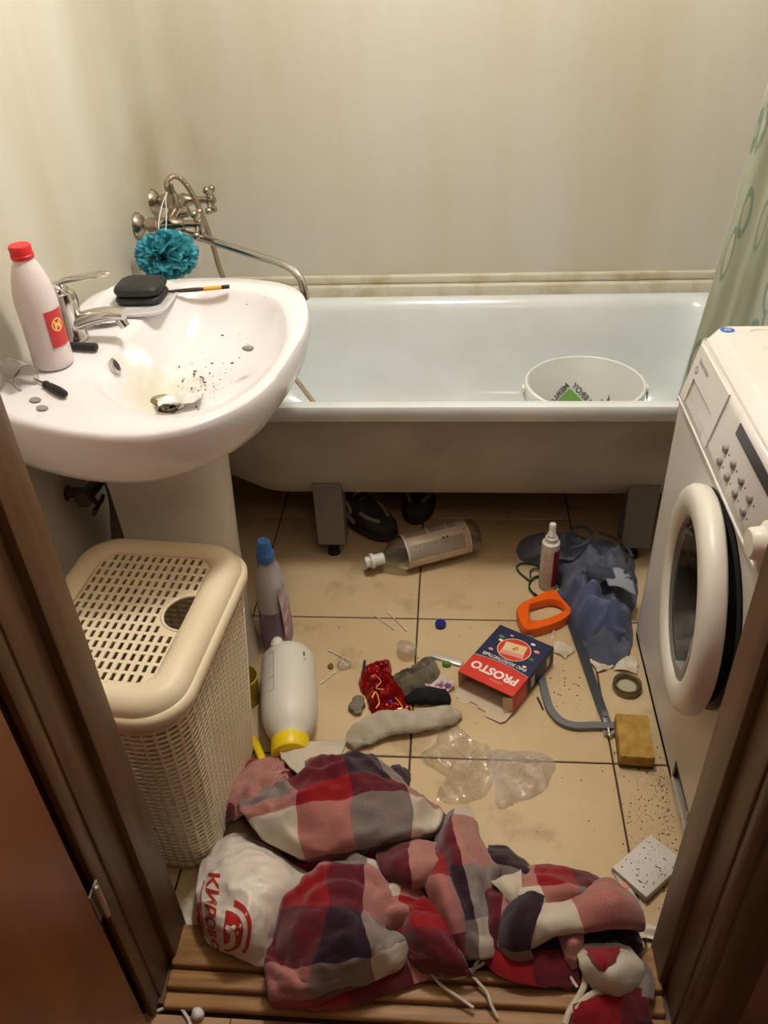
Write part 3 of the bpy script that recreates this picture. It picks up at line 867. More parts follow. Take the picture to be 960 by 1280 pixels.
part('lift_rod', join(cyl((-0.812, 1.545, 0.861), (-0.812, 1.545, 0.985), 0.0025, n=8), ball((-0.812, 1.545, 0.99), 0.005, 10, 6)), m_chrome, tap)

m_chr2 = mat('worn_chrome', (182, 174, 160), 0.24, 1.0, col2=(150, 138, 118), scale=30)
bm_ = thing('bath_mixer_tap', 'two-handled chrome bath mixer with shower hose on the wall', 'tap', (-0.76, 2.29, 0.86))
for y, z in ((2.215, 0.885), (2.365, 0.905)):
    part('wall_flange', lat((-0.852, y, z), (1, 0, 0), [(0.034, 0), (0.033, 0.006), (0.024, 0.016), (0.014, 0.022), (0.014, 0.04)], 24), m_chr2, bm_)
    part('union_nut', lat((-0.822, y, z), (1, 0, 0), [(0.019, 0), (0.019, 0.026), (0.016, 0.03)], 6), m_chr2, bm_, angle=20)
    vb = part('valve_body', lat((-0.796, y, z), (1, 0, 0), [(0.014, 0), (0.017, 0.012), (0.017, 0.05), (0.013, 0.056), (0.013, 0.072), (0.010, 0.075), (0.010, 0.105)], 20), m_chr2, bm_)
    hx = -0.685
    arms = [lat((hx - 0.01, y, z), (1, 0, 0), [(0.012, 0), (0.015, 0.008), (0.014, 0.02), (0.006, 0.026), (0.0005, 0.027)], 16)]
    for k in range(4):
        a = radians(35) + k * pi / 2
        d = Vector((0, cos(a), sin(a)))
        c = Vector((hx, y, z))
        arms.append(cyl(c, c + d * 0.033, 0.007, 0.006, 10)); arms.append(ball(c + d * 0.038, 0.0105, 10, 7))
    part('cross_handle', join(*arms), m_chr2, vb)
part('manifold', join(cyl((-0.765, 2.20, 0.884), (-0.765, 2.38, 0.906), 0.017, n=18), lat((-0.765, 2.29, 0.84), (0, 0, 1), [(0.013, 0), (0.018, 0.006), (0.018, 0.09), (0.014, 0.10), (0.012, 0.108)], 18),
     lat((-0.765, 2.29, 0.895), (1, 0, 0), [(0.016, 0), (0.014, 0.035), (0.008, 0.04), (0.0005, 0.041)], 14)), m_chr2, bm_)
part('swivel_spout', tube(spline([(-0.765, 2.29, 0.850), (-0.752, 2.28, 0.842), (-0.70, 2.24, 0.842), (-0.60, 2.16, 0.842), (-0.48, 2.065, 0.840), (-0.415, 2.015, 0.836), (-0.386, 1.992, 0.822), (-0.375, 1.983, 0.795), (-0.373, 1.981, 0.765)], 6), 0.0105, 14), m_chrome, bm_)
m_hose = mat('shower_hose_steel', (168, 152, 130), 0.35, 0.9, bump=0.5, bscale=220)
part('shower_hose', tube(spline([(-0.765, 2.29, 0.945), (-0.775, 2.285, 0.962), (-0.768, 2.29, 0.982), (-0.747, 2.30, 0.986), (-0.727, 2.31, 0.960), (-0.708, 2.32, 0.90), (-0.69, 2.33, 0.80), (-0.675, 2.33, 0.70), (-0.64, 2.33, 0.60), (-0.58, 2.33, 0.50), (-0.50, 2.30, 0.40), (-0.42, 2.26, 0.30)], 8), 0.0075, 10), m_hose, bm_)
part('hose_collar', join(cyl((-0.765, 2.29, 0.93), (-0.768, 2.285, 0.968), 0.011, n=12)), m_chr2, bm_)

# teal mesh bath pouf hung on its cord from the near valve
pf = thing('bath_pouf', 'teal mesh bath pouf hanging from the bath mixer', 'sponge', (-0.748, 2.112, 0.785))
m_pouf = mat('teal_mesh', (84, 182, 196), 0.6, col2=(58, 152, 170), scale=40, alpha=0.72)
PC = Vector((-0.750, 2.112, 0.838))
lobes = []
for k in range(150):
    u = random.uniform(-1, 1); a = random.uniform(0, 2 * pi); s = math.sqrt(1 - u * u)
    d = Vector((s * cos(a), s * sin(a), u))
    t1 = d.orthogonal().normalized(); t1.rotate(Matrix.Rotation(random.uniform(0, 2 * pi), 3, d)); t2 = d.cross(t1)
    w, hgt = random.uniform(0.018, 0.036), random.uniform(0.012, 0.03)
    n1, n2 = 9, 4
    vv = []; ff = []
    for i in range(n1):
        f = i / (n1 - 1) * 2 - 1
        for j in range(n2):
            g = j / (n2 - 1)
            rad = 0.024 + 0.040 * g + 0.006 * sin(f * 9 + k)
            off = t1 * (f * w) + t2 * ((sin(f * 5 + k * 1.7) * 0.008 * g) + hgt * 0.6 * g * g)
            p = PC + d * rad * (1 - 0.12 * f * f) + off
            p = PC + Vector(((p.x - PC.x) * 1.22, (p.y - PC.y) * 1.1, (p.z - PC.z) * 0.95))
            vv.append(tuple(p))
    for i in range(n1 - 1):
        for j in range(n2 - 1):
            ff.append((i * n2 + j, i * n2 + n2 + j, i * n2 + n2 + j + 1, i * n2 + j + 1))
    lobes.append((vv, ff))
part('mesh_ruffles', join(*lobes), m_pouf, pf, fix=False, angle=80)
m_cord = mat('white_cord', (215, 208, 198), 0.8)
part('hanging_cord', tube(spline([(-0.748, 2.13, 0.89), (-0.752, 2.175, 0.925), (-0.757, 2.206, 0.955), (-0.760, 2.235, 0.962), (-0.765, 2.20, 0.945), (-0.768, 2.155, 0.915), (-0.765, 2.125, 0.888)], 6), 0.0014, 6), m_cord, pf)

# ================================================================== UNDER-SINK PLUMBING
m_dull = mat('dull_dark_metal', (92, 84, 74), 0.5, 0.7)
vv_ = thing('stop_valve', 'dull metal water stop valve on the wall under the sink', 'valve', (-0.80, 1.46, 0.52))
part('valve_body', join(lat((-0.852, 1.455, 0.540), (1, 0, 0), [(0.026, 0), (0.024, 0.006), (0.012, 0.01), (0.012, 0.05)], 18), cyl((-0.795, 1.42, 0.545), (-0.795, 1.51, 0.535), 0.015, n=14), cyl((-0.795, 1.415, 0.546), (-0.795, 1.445, 0.543), 0.019, n=6),
     cyl((-0.795, 1.50, 0.536), (-0.795, 1.56, 0.528), 0.008, n=10)), m_dull, vv_)
part('butterfly_handle', join(cyl((-0.795, 1.455, 0.53), (-0.785, 1.452, 0.512), 0.006, n=10), bev(xf(prism([(-0.03, -0.010), (-0.006, -0.004), (0.006, -0.004), (0.03, -0.010), (0.03, 0.010), (0.006, 0.005), (-0.006, 0.005), (-0.03, 0.010)], -0.004, 0.004), frame((-0.782, 1.452, 0.508), (0, 1, 0), (1, 0, -0.4))), 0.0015)), m_dull, vv_)
m_gpipe = mat('grey_corrugated_hose', (120, 116, 110), 0.5)
pth = spline([(-0.752, 1.50, 0.635), (-0.756, 1.505, 0.56), (-0.766, 1.52, 0.47), (-0.79, 1.53, 0.36), (-0.81, 1.54, 0.2), (-0.815, 1.55, 0.002)], 40)
solo('drain_hose', tube(pth, [0.021 + 0.003 * (1 if (i // 2) % 2 else -1) for i in range(len(pth))], 14), m_gpipe, 'grey corrugated drain hose beneath the wash basin', 'hose', angle=70)

# ================================================================== THINGS ON THE BASIN
ZS = 0.8625
m_milk = mat('milky_plastic', (232, 222, 220), 0.35, sss=0.1, trans=0.12)
m_red = mat('red_plastic', (214, 44, 48), 0.4)
mb = thing('plastic_bottle', 'tall milky plastic bottle with red screw cap on the wash basin', 'bottle', (-0.772, 1.428, ZS))
part('bottle_body', lat((-0.772, 1.428, ZS), (0, 0, 1), [(0.033, 0), (0.037, 0.004), (0.038, 0.012), (0.037, 0.05), (0.0375, 0.10), (0.0385, 0.13), (0.036, 0.152), (0.030, 0.178), (0.0235, 0.196), (0.019, 0.204), (0.0175, 0.212)], 32), m_milk, mb, angle=60)
part('screw_cap', lat((-0.772, 1.428, ZS + 0.208), (0, 0, 1), [(0.0195, 0), (0.0205, 0.002), (0.0205, 0.007), (0.0195, 0.008), (0.0198, 0.022), (0.018, 0.0245), (0.0005, 0.025)], 28), m_red, mb)
def cyl_map(c, r, a0, z0):
    """flat xy -> wrapped on an upright cylinder, x running round it"""
    return lambda x, y, z: (c[0] + (r + z) * cos(a0 + x / r), c[1] + (r + z) * sin(a0 + x / r), z0 + y)
def grid2(x0, x1, y0, y1, nx=8, ny=2):
    V = [(x0 + (x1 - x0) * i / nx, y0 + (y1 - y0) * j / ny, 0) for j in range(ny + 1) for i in range(nx + 1)]
    F = [(j * (nx + 1) + i, j * (nx + 1) + i + 1, (j + 1) * (nx + 1) + i + 1, (j + 1) * (nx + 1) + i) for j in range(ny) for i in range(nx)]
    return V, F
a0 = radians(-22)
lab = part('label', mapvf(grid2(-0.021, 0.021, -0.036, 0.034), lambda x, y, z: cyl_map((-0.772, 1.428), 0.0388, a0, ZS + 0.082)(x, y, z)), mat('label_red', (196, 52, 56), 0.5), mb, fix=False)
part('label_logo', mapvf(disc2(0, 0.006, 0.013, 0.013, 20, 0.78), lambda x, y, z: cyl_map((-0.772, 1.428), 0.0392, a0, ZS + 0.082)(x, y, z)), mat('label_gold', (240, 190, 110), 0.5), lab, fix=False)
part('label_letter', mapvf(text_vf('M', 0.020, 0.0008), lambda x, y, z: cyl_map((-0.772, 1.428), 0.0393, a0, ZS + 0.087)(x, y, 0)), mat('label_gold', (240, 190, 110), 0.5), lab, fix=False)
m_blk = mat('matte_black', (30, 31, 30), 0.55, col2=(40, 41, 39), scale=60)
# black case on its white dish
dishp = [(-0.765, 1.665), (-0.70, 1.650), (-0.635, 1.665), (-0.625, 1.72), (-0.63, 1.80), (-0.68, 1.845), (-0.75, 1.845), (-0.785, 1.80), (-0.79, 1.72)]
solo('soap_dish', loft([[(x, y, ZS) for x, y in spline(dishp, 5, True)], [(-0.70 + (x + 0.70) * 1.04, 1.75 + (y - 1.75) * 1.04, ZS + 0.008) for x, y in spline(dishp, 5, True)], [(-0.70 + (x + 0.70) * 0.98, 1.75 + (y - 1.75) * 0.98, ZS + 0.008) for x, y in spline(dishp, 5, True)], [(-0.70 + (x + 0.70) * 0.9, 1.75 + (y - 1.75) * 0.9, ZS + 0.004) for x, y in spline(dishp, 5, True)]]), m_ceram, 'shallow white soap dish at the far end of the basin', 'dish')
cs_ = thing('rounded_case', 'black rounded soap case lying in the white dish', 'soap case', (-0.69, 1.735, ZS + 0.005))
def soft(x0, x1, y0, y1, z0, z1, r, e):
    R2 = lambda i, z: rrect(x0 + i, x1 - i, y0 + i, y1 - i, r - i * 0.6, z, 6)
    return loft([R2(e, z0), R2(e * 0.3, z0 + e * 0.35), R2(0, z0 + e), R2(0, z1 - e), R2(e * 0.3, z1 - e * 0.35), R2(e, z1)])
part('case_base', soft(-0.745, -0.64, 1.695, 1.79, ZS + 0.005, ZS + 0.022, 0.025, 0.008), m_blk, cs_)
part('case_lid', soft(-0.745, -0.64, 1.695, 1.79, ZS + 0.0225, ZS + 0.045, 0.025, 0.010), m_blk, cs_)
# paint brush
pb = thing('paint_brush', 'flat paint brush with dark handle and yellow band on the basin rim', 'brush', (-0.58, 1.775, ZS))
p0, p1 = Vector((-0.645, 1.768, ZS + 0.010)), Vector((-0.508, 1.800, ZS + 0.006)); dbr = (p1 - p0)
part('handle', tube([p0, p0 + dbr * 0.2, p0 + dbr * 0.45, p0 + dbr * 0.58], [0.0025, 0.0042, 0.005, 0.004], 10), mat('brush_dark_handle', (62, 46, 40), 0.45), pb)
Mb = frame(p0 + dbr * 0.58, dbr, (0, 0, 1))
part('band', xf(rbox(0, 0.04, -0.0065, 0.0065, -0.003, 0.003, 0.001), Mb), mat('yellow_band', (216, 160, 52), 0.4), pb)
part('bristles', xf(rbox(0.04, 0.058, -0.007, 0.007, -0.0025, 0.0025, 0.001), Mb), mat('dark_bristles', (44, 36, 32), 0.9), pb)
# screwdriver
sd = thing('screwdriver', 'small screwdriver with black handle on the near side of the basin', 'screwdriver', (-0.73, 1.315, ZS))
q0, q1 = Vector((-0.785, 1.362, ZS + 0.003)), Vector((-0.690, 1.287, ZS + 0.008)); dq = q1 - q0; qm = q0 + dq * 0.33
part('blade', cyl(q0, qm, 0.0018, 0.0022, 8), m_chrome, sd)
part('handle', lat(qm, dq, [(0.004, 0), (0.007, 0.003), (0.0072, 0.010), (0.0055, 0.014), (0.0075, 0.022), (0.008, 0.055), (0.0065, 0.072), (0.004, 0.077), (0.0005, 0.078)], 14), m_blk, sd)
# clear plastic cup on its side
m_clear = mat('clear_plastic', (238, 236, 232), 0.08, trans=0.9, ior=1.3)
cp = thing('plastic_cup', 'small clear plastic cup tipped over at the basin corner', 'cup', (-0.80, 1.335, ZS))
part('cup_wall', lat((-0.825, 1.36, ZS + 0.026), (0.80, -0.55, -0.12), [(0.020, 0), (0.022, 0.004), (0.0255, 0.052), (0.0265, 0.053)], 24, False), m_clear, cp, solid=0.0012)
part('cup_base', lat((-0.825, 1.36, ZS + 0.026), (0.80, -0.55, -0.12), [(0.0205, 0.002), (0.0205, 0.005)], 24), mat('dusty_film', (150, 140, 120), 0.7), cp)
for (x, y, lb) in ((-0.749, 1.282, 'grey oval disc farther from the sink edge beside the screwdriver'), (-0.724, 1.252, 'grey oval disc nearest the front edge of the basin')):
    solo('oval_disc', xf(bev(xf(lathe([(0.012, 0), (0.012, 0.0025)], 24), Matrix.Scale(0.72, 4, (0, 1, 0))), 0.0008, 1), Matrix.Translation((x, y, ZS)) @ Matrix.Rotation(radians(-25), 4, 'Z')), mat('disc_grey', (142, 136, 132), 0.5), lb, 'disc', 'grey discs on the basin')
cpn = solo('pen_cap', lat((-0.765, 1.493, ZS + 0.008), (1, -0.13, 0.0), [(0.006, 0), (0.0078, 0.004), (0.0082, 0.056), (0.007, 0.059), (0.0005, 0.06)], 16), m_blk, 'short black plastic tube lying behind the milky bottle', 'cap')
# torn white wrappers behind the tap
m_wrap = mat('white_wrapper', (226, 220, 214), 0.4, bump=0.2, bscale=120)
def scrap(c, w, d, rot, seed, h=0.01, sub=5, tilt=0.0, fz=None):
    """a small crumpled sheet, about w by d"""
    G_ = []
    rnd = random.Random(seed)
    for i in range(4):
        row = []
        for j in range(4):
            lx = (j / 3 - 0.5) * w * rnd.uniform(0.85, 1.15); ly = (i / 3 - 0.5) * d * rnd.uniform(0.85, 1.15)
            x = c[0] + lx * cos(rot) - ly * sin(rot); y = c[1] + lx * sin(rot) + ly * cos(rot)
            row.append((x, y, c[2] + rnd.uniform(0.001, h) + tilt * ly))
        G_.append(row)
    v, f, u = patch(G_, sub=sub, wr=h * 0.25, wsc=60, floorz=lambda x, y: c[2] + 0.0008, seed=seed)
    return (v, f), u
for k, (x, y, w, d, r, lb) in enumerate(((-0.742, 1.618, 0.075, 0.05, 0.4, 'torn white wrapper on the basin between tap and black case'), (-0.762, 1.668, 0.05, 0.03, 1.2, 'small folded white wrapper against the soap dish'))):
    vf, u = scrap((x, y, ZS + 0.001), w, d, r, 21 + k, 0.014)
    solo('wrapper', vf, m_wrap, lb, 'wrapper', solid=0.0006, fix=False)
# clear film scrap and slime lump in the bowl
def bowl_z(x, y):
    dx, dy = x - BC[0], y - BC[1]
    a = math.atan2(dy, dx) % (2 * pi); k = int(a / (2 * pi) * 72) % 72
    rmax = math.hypot(ri[k][0] - CS[0], ri[k][1] - CS[1]); f = math.hypot(dx, dy) / max(rmax, 0.05)
    tb = ((0.0, 0.733), (0.20, 0.735), (0.48, 0.748), (0.72, 0.778), (0.88, 0.815), (0.97, 0.842), (1.1, 0.857))
    for (f0, z0), (f1, z1) in zip(tb, tb[1:]):
        if f <= f1: return z0 + (z1 - z0) * (f - f0) / (f1 - f0)
    return 0.857
vf, u = scrap((-0.560, 1.488, 0.741), 0.085, 0.055, 0.3, 33, 0.022)
solo('film_scrap', vf, mat('cloudy_film', (232, 228, 222), 0.25, alpha=0.85), 'crumpled cloudy plastic film in the bottom of the basin', 'wrapper', solid=0.0006, fix=False)
m_crumb = mat('dark_crumbs', (62, 54, 42), 0.9, col2=(104, 92, 62), scale=90)
def crumbs(pts):
    parts_ = []
    for (x, y, z, s) in pts:
        rr = random.uniform(0, pi)
        v, f = box(-s, s, -s * 0.6, s * 0.6, 0, s * 0.7)
        v = [(a * random.uniform(0.6, 1.3), b * random.uniform(0.6, 1.3), c * random.uniform(0.5, 1.2)) for a, b, c in v]
        parts_.append(xf((v, f), Matrix.Translation((x, y, z)) @ Matrix.Rotation(rr, 4, 'Z')))
    return join(*parts_)
cpts = []
for k in range(190):
    a = random.gauss(0, 1); b = random.gauss(0, 1)
    x = -0.565 + a * 0.055 + 0.02 * b; y = 1.535 + b * 0.075
    if -0.66 < x < -0.37 and 1.28 < y < 1.78:
        cpts.append((x, y, bowl_z(x, y) + 0.0008, random.choice((0.0008, 0.001, 0.0012, 0.0016, 0.003))))
solo('basin_grit', crumbs(cpts), m_crumb, 'dark grit and crumbs scattered in the wash basin', 'dirt', kind='stuff', smooth=False)
def lump(c, r, seed, s=(1, 1, 0.6), n=14, m_=9, amp=0.35, sc_=40):
    v, f = ball((0, 0, 0), r, n, m_, s)
    out = []
    for p in v:
        k = 1 + amp * fractal((p[0] + seed, p[1], p[2]), sc_, 3)
        out.append((c[0] + p[0] * k, c[1] + p[1] * k, c[2] + max(p[2] * k + r * s[2] * 0.85, 0.0)))
    return out, f
zz = bowl_z(-0.60, 1.50)
solo('food_residue', lump((-0.600, 1.500, zz + 0.002), 0.024, 3.0, (1.2, 0.8, 0.35)), mat('olive_residue', (112, 100, 62), 0.8, col2=(160, 146, 104), scale=60), 'olive brown lump of residue by the basin drain', 'residue')
solo('grey_pebble', lump((-0.425, 1.565, bowl_z(-0.425, 1.565) + 0.001), 0.009, 8.0, (1.3, 0.9, 0.7)), mat('disc_grey', (142, 136, 132), 0.5), 'small grey lump on the right wall of the basin bowl', 'residue')

# ================================================================== BUCKET IN THE TUB, CURTAIN
BKX, BKY, BZ0, BZ1, BR0, BR1 = 0.358, 2.100, 0.214, 0.470, 0.132, 0.156
bu = thing('plastic_bucket', 'cloudy white plastic bucket standing in the bathtub', 'bucket', (BKX, BKY, BZ0))
m_buck = mat('cloudy_polyethylene', (228, 230, 222), 0.35, trans=0.35, sss=0.1, ior=1.2)
m_buckr = mat('bucket_white', (232, 234, 228), 0.35, sss=0.1)
part('bucket_wall', lat((BKX, BKY, BZ0), (0, 0, 1), [(BR0 - 0.02, 0.004), (BR0, 0.0), (BR1, BZ1 - BZ0)], 56, False), m_buck, bu, solid=0.0015)
part('bucket_base', lat((BKX, BKY, BZ0), (0, 0, 1), [(BR0 - 0.002, 0.002), (BR0 - 0.002, 0.005)], 48), m_buckr, bu)
part('rolled_rim', lat((BKX, BKY, BZ1 - 0.03), (0, 0, 1), [(BR1 + 0.001, 0.0), (BR1 + 0.008, 0.001), (BR1 + 0.008, 0.022), (BR1 + 0.006, 0.03), (BR1 + 0.002, 0.032), (BR1, 0.030)], 56, False), m_buckr, bu)
m_wire = mat('wire_grey', (150, 150, 148), 0.35, 0.9)
hp = []
for k in range(25):
    a = pi * k / 24
    hp.append((BKX + (BR1 + 0.011) * cos(a), BKY - 0.01 - 0.155 * sin(a) * 1.0, BZ1 - 0.02 - 0.055 * sin(a)))
part('wire_handle', tube(hp, 0.002, 8), m_wire, bu)
for s in (-1, 1):
    part('handle_lug', rbox(BKX + s * (BR1 + 0.012) - 0.004, BKX + s * (BR1 + 0.012) + 0.004, BKY - 0.02, BKY + 0.004, BZ1 - 0.03, BZ1 - 0.008, 0.002), m_buckr, bu)
m_lgreen = mat('print_green', (120, 170, 80), 0.6); m_ldark = mat('print_grey', (96, 98, 88), 0.6)
def bmap(x, y, z=0, d=-0.0035):
    zz = 0.318 + y; r = BR0 + (BR1 - BR0) * (zz - BZ0) / (BZ1 - BZ0) + d
    a = pi / 2 + 0.12 + x / r
    return (BKX + r * cos(a), BKY + r * sin(a), zz)
def rot2(vf, a, dx=0, dy=0): return [(x * cos(a) - y * sin(a) + dx, x * sin(a) + y * cos(a) + dy, z) for x, y, z in vf[0]], vf[1]
dm = grid2(-0.034, 0.034, -0.034, 0.034, 6, 6)
part('printed_diamond', mapvf(rot2(dm, pi / 4, 0, 0.008), bmap), m_lgreen, bu, fix=False)
part('printed_word', mapvf(rot2(text_vf('LEROY', 0.025, 0.0006), pi / 4, -0.034, 0.042), lambda x, y, z: bmap(x, y, 0, -0.0042)), m_ldark, bu, fix=False)
part('printed_word', mapvf(rot2(text_vf('MERLIN', 0.025, 0.0006), -pi / 4, 0.036, 0.040), lambda x, y, z: bmap(x, y, 0, -0.0042)), m_ldark, bu, fix=False)
def motif(cx, cy, s):
    return join(*[([(cx + s * a, cy + s * b, 0), (cx + s * c, cy + s * d, 0), (cx + s * e, cy + s * f, 0)], [(0, 1, 2)]) for a, b, c, d, e, f in ((-1, -1, 0, -1, -.5, .6), (-.2, -1, .9, -1, .3, 1), (.6, -1, 1.5, -1, 1.1, .3))])
for hx_, hy_, hs2 in ((0.115, 0.030, 0.026), (-0.125, 0.028, 0.026), (-0.185, 0.020, 0.02)):
    part('printed_houses', mapvf(motif(hx_, hy_, hs2), lambda x, y, z: bmap(x, y, 0, -0.0042)), m_ldark, bu, fix=False)

# shower curtain gathered at the right end of the tub, its hem inside the tub
def curtain_mat():
    M = mat('curtain_film', (196, 212, 190), 0.35, ior=1.2)
    nt = M.node_tree; N = nt.nodes; L = nt.links; b = N['Principled BSDF']
    uv = N.new('ShaderNodeTexCoord')
    v = N.new('ShaderNodeTexVoronoi'); v.inputs['Scale'].default_value = 1.0; v.feature = 'F1'
    mp = N.new('ShaderNodeMapping'); mp.inputs['Scale'].default_value = (6.5, 6.5, 1)
    L.new(uv.outputs['UV'], mp.inputs['Vector']); L.new(mp.outputs['Vector'], v.inputs['Vector'])
    r = N.new('ShaderNodeValToRGB'); r.color_ramp.interpolation = 'CONSTANT'
    e = r.color_ramp.elements
    e[0].position = 0; e[0].color = lin((234, 236, 226)); e[1].position = 0.30; e[1].color = lin((186, 204, 194))
    x = e.new(0.40); x.color = lin((228, 234, 224)); x = e.new(0.62); x.color = lin((224, 230, 218))
    L.new(v.outputs['Distance'], r.inputs['Fac']); L.new(r.outputs['Color'], b.inputs['Base Color'])
    tr = N.new('ShaderNodeBsdfTranslucent'); L.new(r.outputs['Color'], tr.inputs['Color'])
    ms = N.new('ShaderNodeMixShader'); ms.inputs[0].default_value = 0.55
    L.new(b.outputs[0], ms.inputs[1]); L.new(tr.outputs[0], ms.inputs[2]); L.new(ms.outputs[0], N['Material Output'].inputs['Surface'])
    return M
V = []; F = []; UV = []
ncu, ncv = 90, 30
for j in range(ncv + 1):
    z = 0.50 + (1.96 - 0.50) * j / ncv
    k = min(1, (z - 0.50) / 0.75)
    xe = 0.545 + 0.064 * k ** 1.1 + 0.03 * max(0, z - 1.2)
    for i in range(ncu + 1):
        f = i / ncu
        x = xe + (0.85 - xe) * f
        amp = 0.017 * (0.35 + 0.65 * min(1, f * 5))
        y = 1.885 + amp * sin(f * 22 + 0.5 * sin(z * 3) - 1.2) - 0.014 * sin(f * 11 + z * 2) + 0.012 * sin(z * 5 + f * 6)
        if z < 0.58: y = max(y, 1.873)
        V.append((x, y, z)); UV.append((f * 1.3, z))
for j in range(ncv):
    for i in range(ncu):
        a = j * (ncu + 1) + i
        F.append((a, a + 1, a + ncu + 2, a + ncu + 1))
cu = thing('shower_curtain', 'pale green patterned shower curtain gathered at the right end of the tub', 'curtain', (0.72, 1.885, 0.50))
part('curtain_sheet', (V, F), curtain_mat(), cu, fix=False, angle=80, uv=UV, solid=0.0008)
cr_ = thing('curtain_rod', 'white curtain rod above the bathtub', 'rod', (0.0, 1.885, 1.99))
part('rod', cyl((XL, 1.885, 1.99), (XR, 1.885, 1.99), 0.0125, n=16), m_appl, cr_)
for k in range(8):
    part('ring', tube([(0.62 + k * 0.03, 1.885 + 0.024 * cos(2 * pi * i / 16), 1.982 + 0.024 * sin(2 * pi * i / 16)) for i in range(16)], 0.002, 6, True), m_appl, cu)

# ================================================================== BOTTLES AND SHOES ON THE FLOOR
m_lilac = mat('lilac_liquid_plastic', (160, 132, 176), 0.3, trans=0.2)
m_hdpe = mat('translucent_hdpe', (206, 204, 204), 0.35, sss=0.1, trans=0.15)
m_bluec = mat('blue_cap_plastic', (70, 128, 205), 0.35)
dx_, dy_ = -0.456, 1.560
db = thing('detergent_bottle', 'translucent detergent bottle with blue cap and lilac contents by the pedestal', 'bottle', (dx_, dy_, 0))
def ell(c, rx, ry, z, n=28): return [(c[0] + rx * math.copysign(abs(cos(2 * pi * k / n)) ** 0.8, cos(2 * pi * k / n)), c[1] + ry * math.copysign(abs(sin(2 * pi * k / n)) ** 0.8, sin(2 * pi * k / n)), z) for k in range(n)]
lowp = [(0.034, 0.052, 0.0), (0.037, 0.056, 0.006), (0.038, 0.058, 0.06), (0.036, 0.055, 0.135)]
upp = [(0.036, 0.055, 0.135), (0.034, 0.050, 0.19), (0.031, 0.040, 0.225), (0.025, 0.028, 0.25), (0.018, 0.019, 0.262), (0.018, 0.018, 0.278)]
part('filled_body', loft([ell((dx_, dy_), a, b, z) for a, b, z in lowp], True, False), m_lilac, db, angle=60)
part('clear_shoulder', loft([ell((dx_, dy_), a, b, z) for a, b, z in upp], False, True), m_hdpe, db, angle=60)
part('side_label', mapvf(grid2(-0.03, 0.03, 0.05, 0.20, 8, 4), lambda x, y, z: (dx_ + 0.0385 - abs(x) * 0.18 - max(0, y - 0.13) * 0.045, dy_ + x * 1.3 - 0.012, y)), mat('pale_label', (214, 206, 206), 0.5, col2=(176, 130, 150), scale=40), db, fix=False)
part('measuring_cap', lat((dx_, dy_, 0.268), (0, 0, 1), [(0.0215, 0), (0.0225, 0.002), (0.0225, 0.022), (0.018, 0.027), (0.0165, 0.056), (0.014, 0.060), (0.0005, 0.060)], 28), m_bluec, db)

solo('yellow_tub', lat((-0.496, 1.345, 0), (0, 0, 1), [(0.026, 0), (0.030, 0.006), (0.034, 0.07), (0.036, 0.085), (0.034, 0.088), (0.031, 0.07), (0.027, 0.008), (0.0005, 0.006)], 28), mat('dull_yellow_plastic', (206, 184, 66), 0.4), 'dull yellow plastic tub wedged behind the laundry basket', 'tub')

# white sprayer bottle lying with its yellow collar towards the blanket
j0, j1 = Vector((-0.402, 1.428, 0.0665)), Vector((-0.352, 1.155, 0.063)); jd = j1 - j0
jg = thing('sprayer_bottle', 'white plastic sprayer bottle with yellow collar lying on its side', 'bottle', (-0.37, 1.32, 0))
part('bottle_body', lat(j0, jd, [(0.0005, 0.008), (0.042, 0.006), (0.058, 0.0), (0.0645, 0.012), (0.066, 0.03), (0.066, 0.165), (0.063, 0.192), (0.055, 0.218), (0.045, 0.236), (0.038, 0.246), (0.036, 0.254)], 40), mat('white_hdpe', (222, 214, 200), 0.38, sss=0.1), jg, angle=60)
part('base_tab', lat(j0 + Vector((-0.022, 0.002, 0.050)), (0, 1, 0.5), [(0.016, -0.012), (0.014, 0.004), (0.008, 0.012), (0.0005, 0.014)], 16), MATS['white_hdpe'], jg)
m_yel = mat('bright_yellow_plastic', (238, 206, 24), 0.38)
part('collar', lat(j0 + jd * 0.915, jd, [(0.036, 0), (0.043, 0.002), (0.043, 0.034), (0.040, 0.038), (0.0005, 0.040)], 32), m_yel, jg)
jm = frame(j0, (0, 0, 1), jd)
def jwrap(vf, r=0.0666): return mapvf(vf, lambda x, y, z: tuple(jm @ Vector(((r) * cos(x / r), (r) * sin(x / r), y))))
marks = [grid2(0.030, 0.0312, 0.03, 0.15, 1, 8)] + [grid2(0.030, 0.047, 0.03 + k * 0.04, 0.0312 + k * 0.04, 4, 1) for k in range(4)]
part('level_scale', jwrap(join(*marks)), m_blk, jg, fix=False)
part('level_print', jwrap(join(grid2(-0.048, -0.044, 0.035, 0.05, 1, 2), grid2(-0.048, -0.045, 0.058, 0.062, 1, 1))), m_blk, jg, fix=False)
solo('yellow_wand', tube([(-0.458, 1.228, 0.012), (-0.449, 1.212, 0.013), (-0.424, 1.162, 0.030), (-0.389, 1.088, 0.055)], [0.004, 0.0085, 0.0095, 0.0095], 12), m_yel, 'bright yellow plastic nozzle tube leaning between basket and sprayer', 'nozzle')

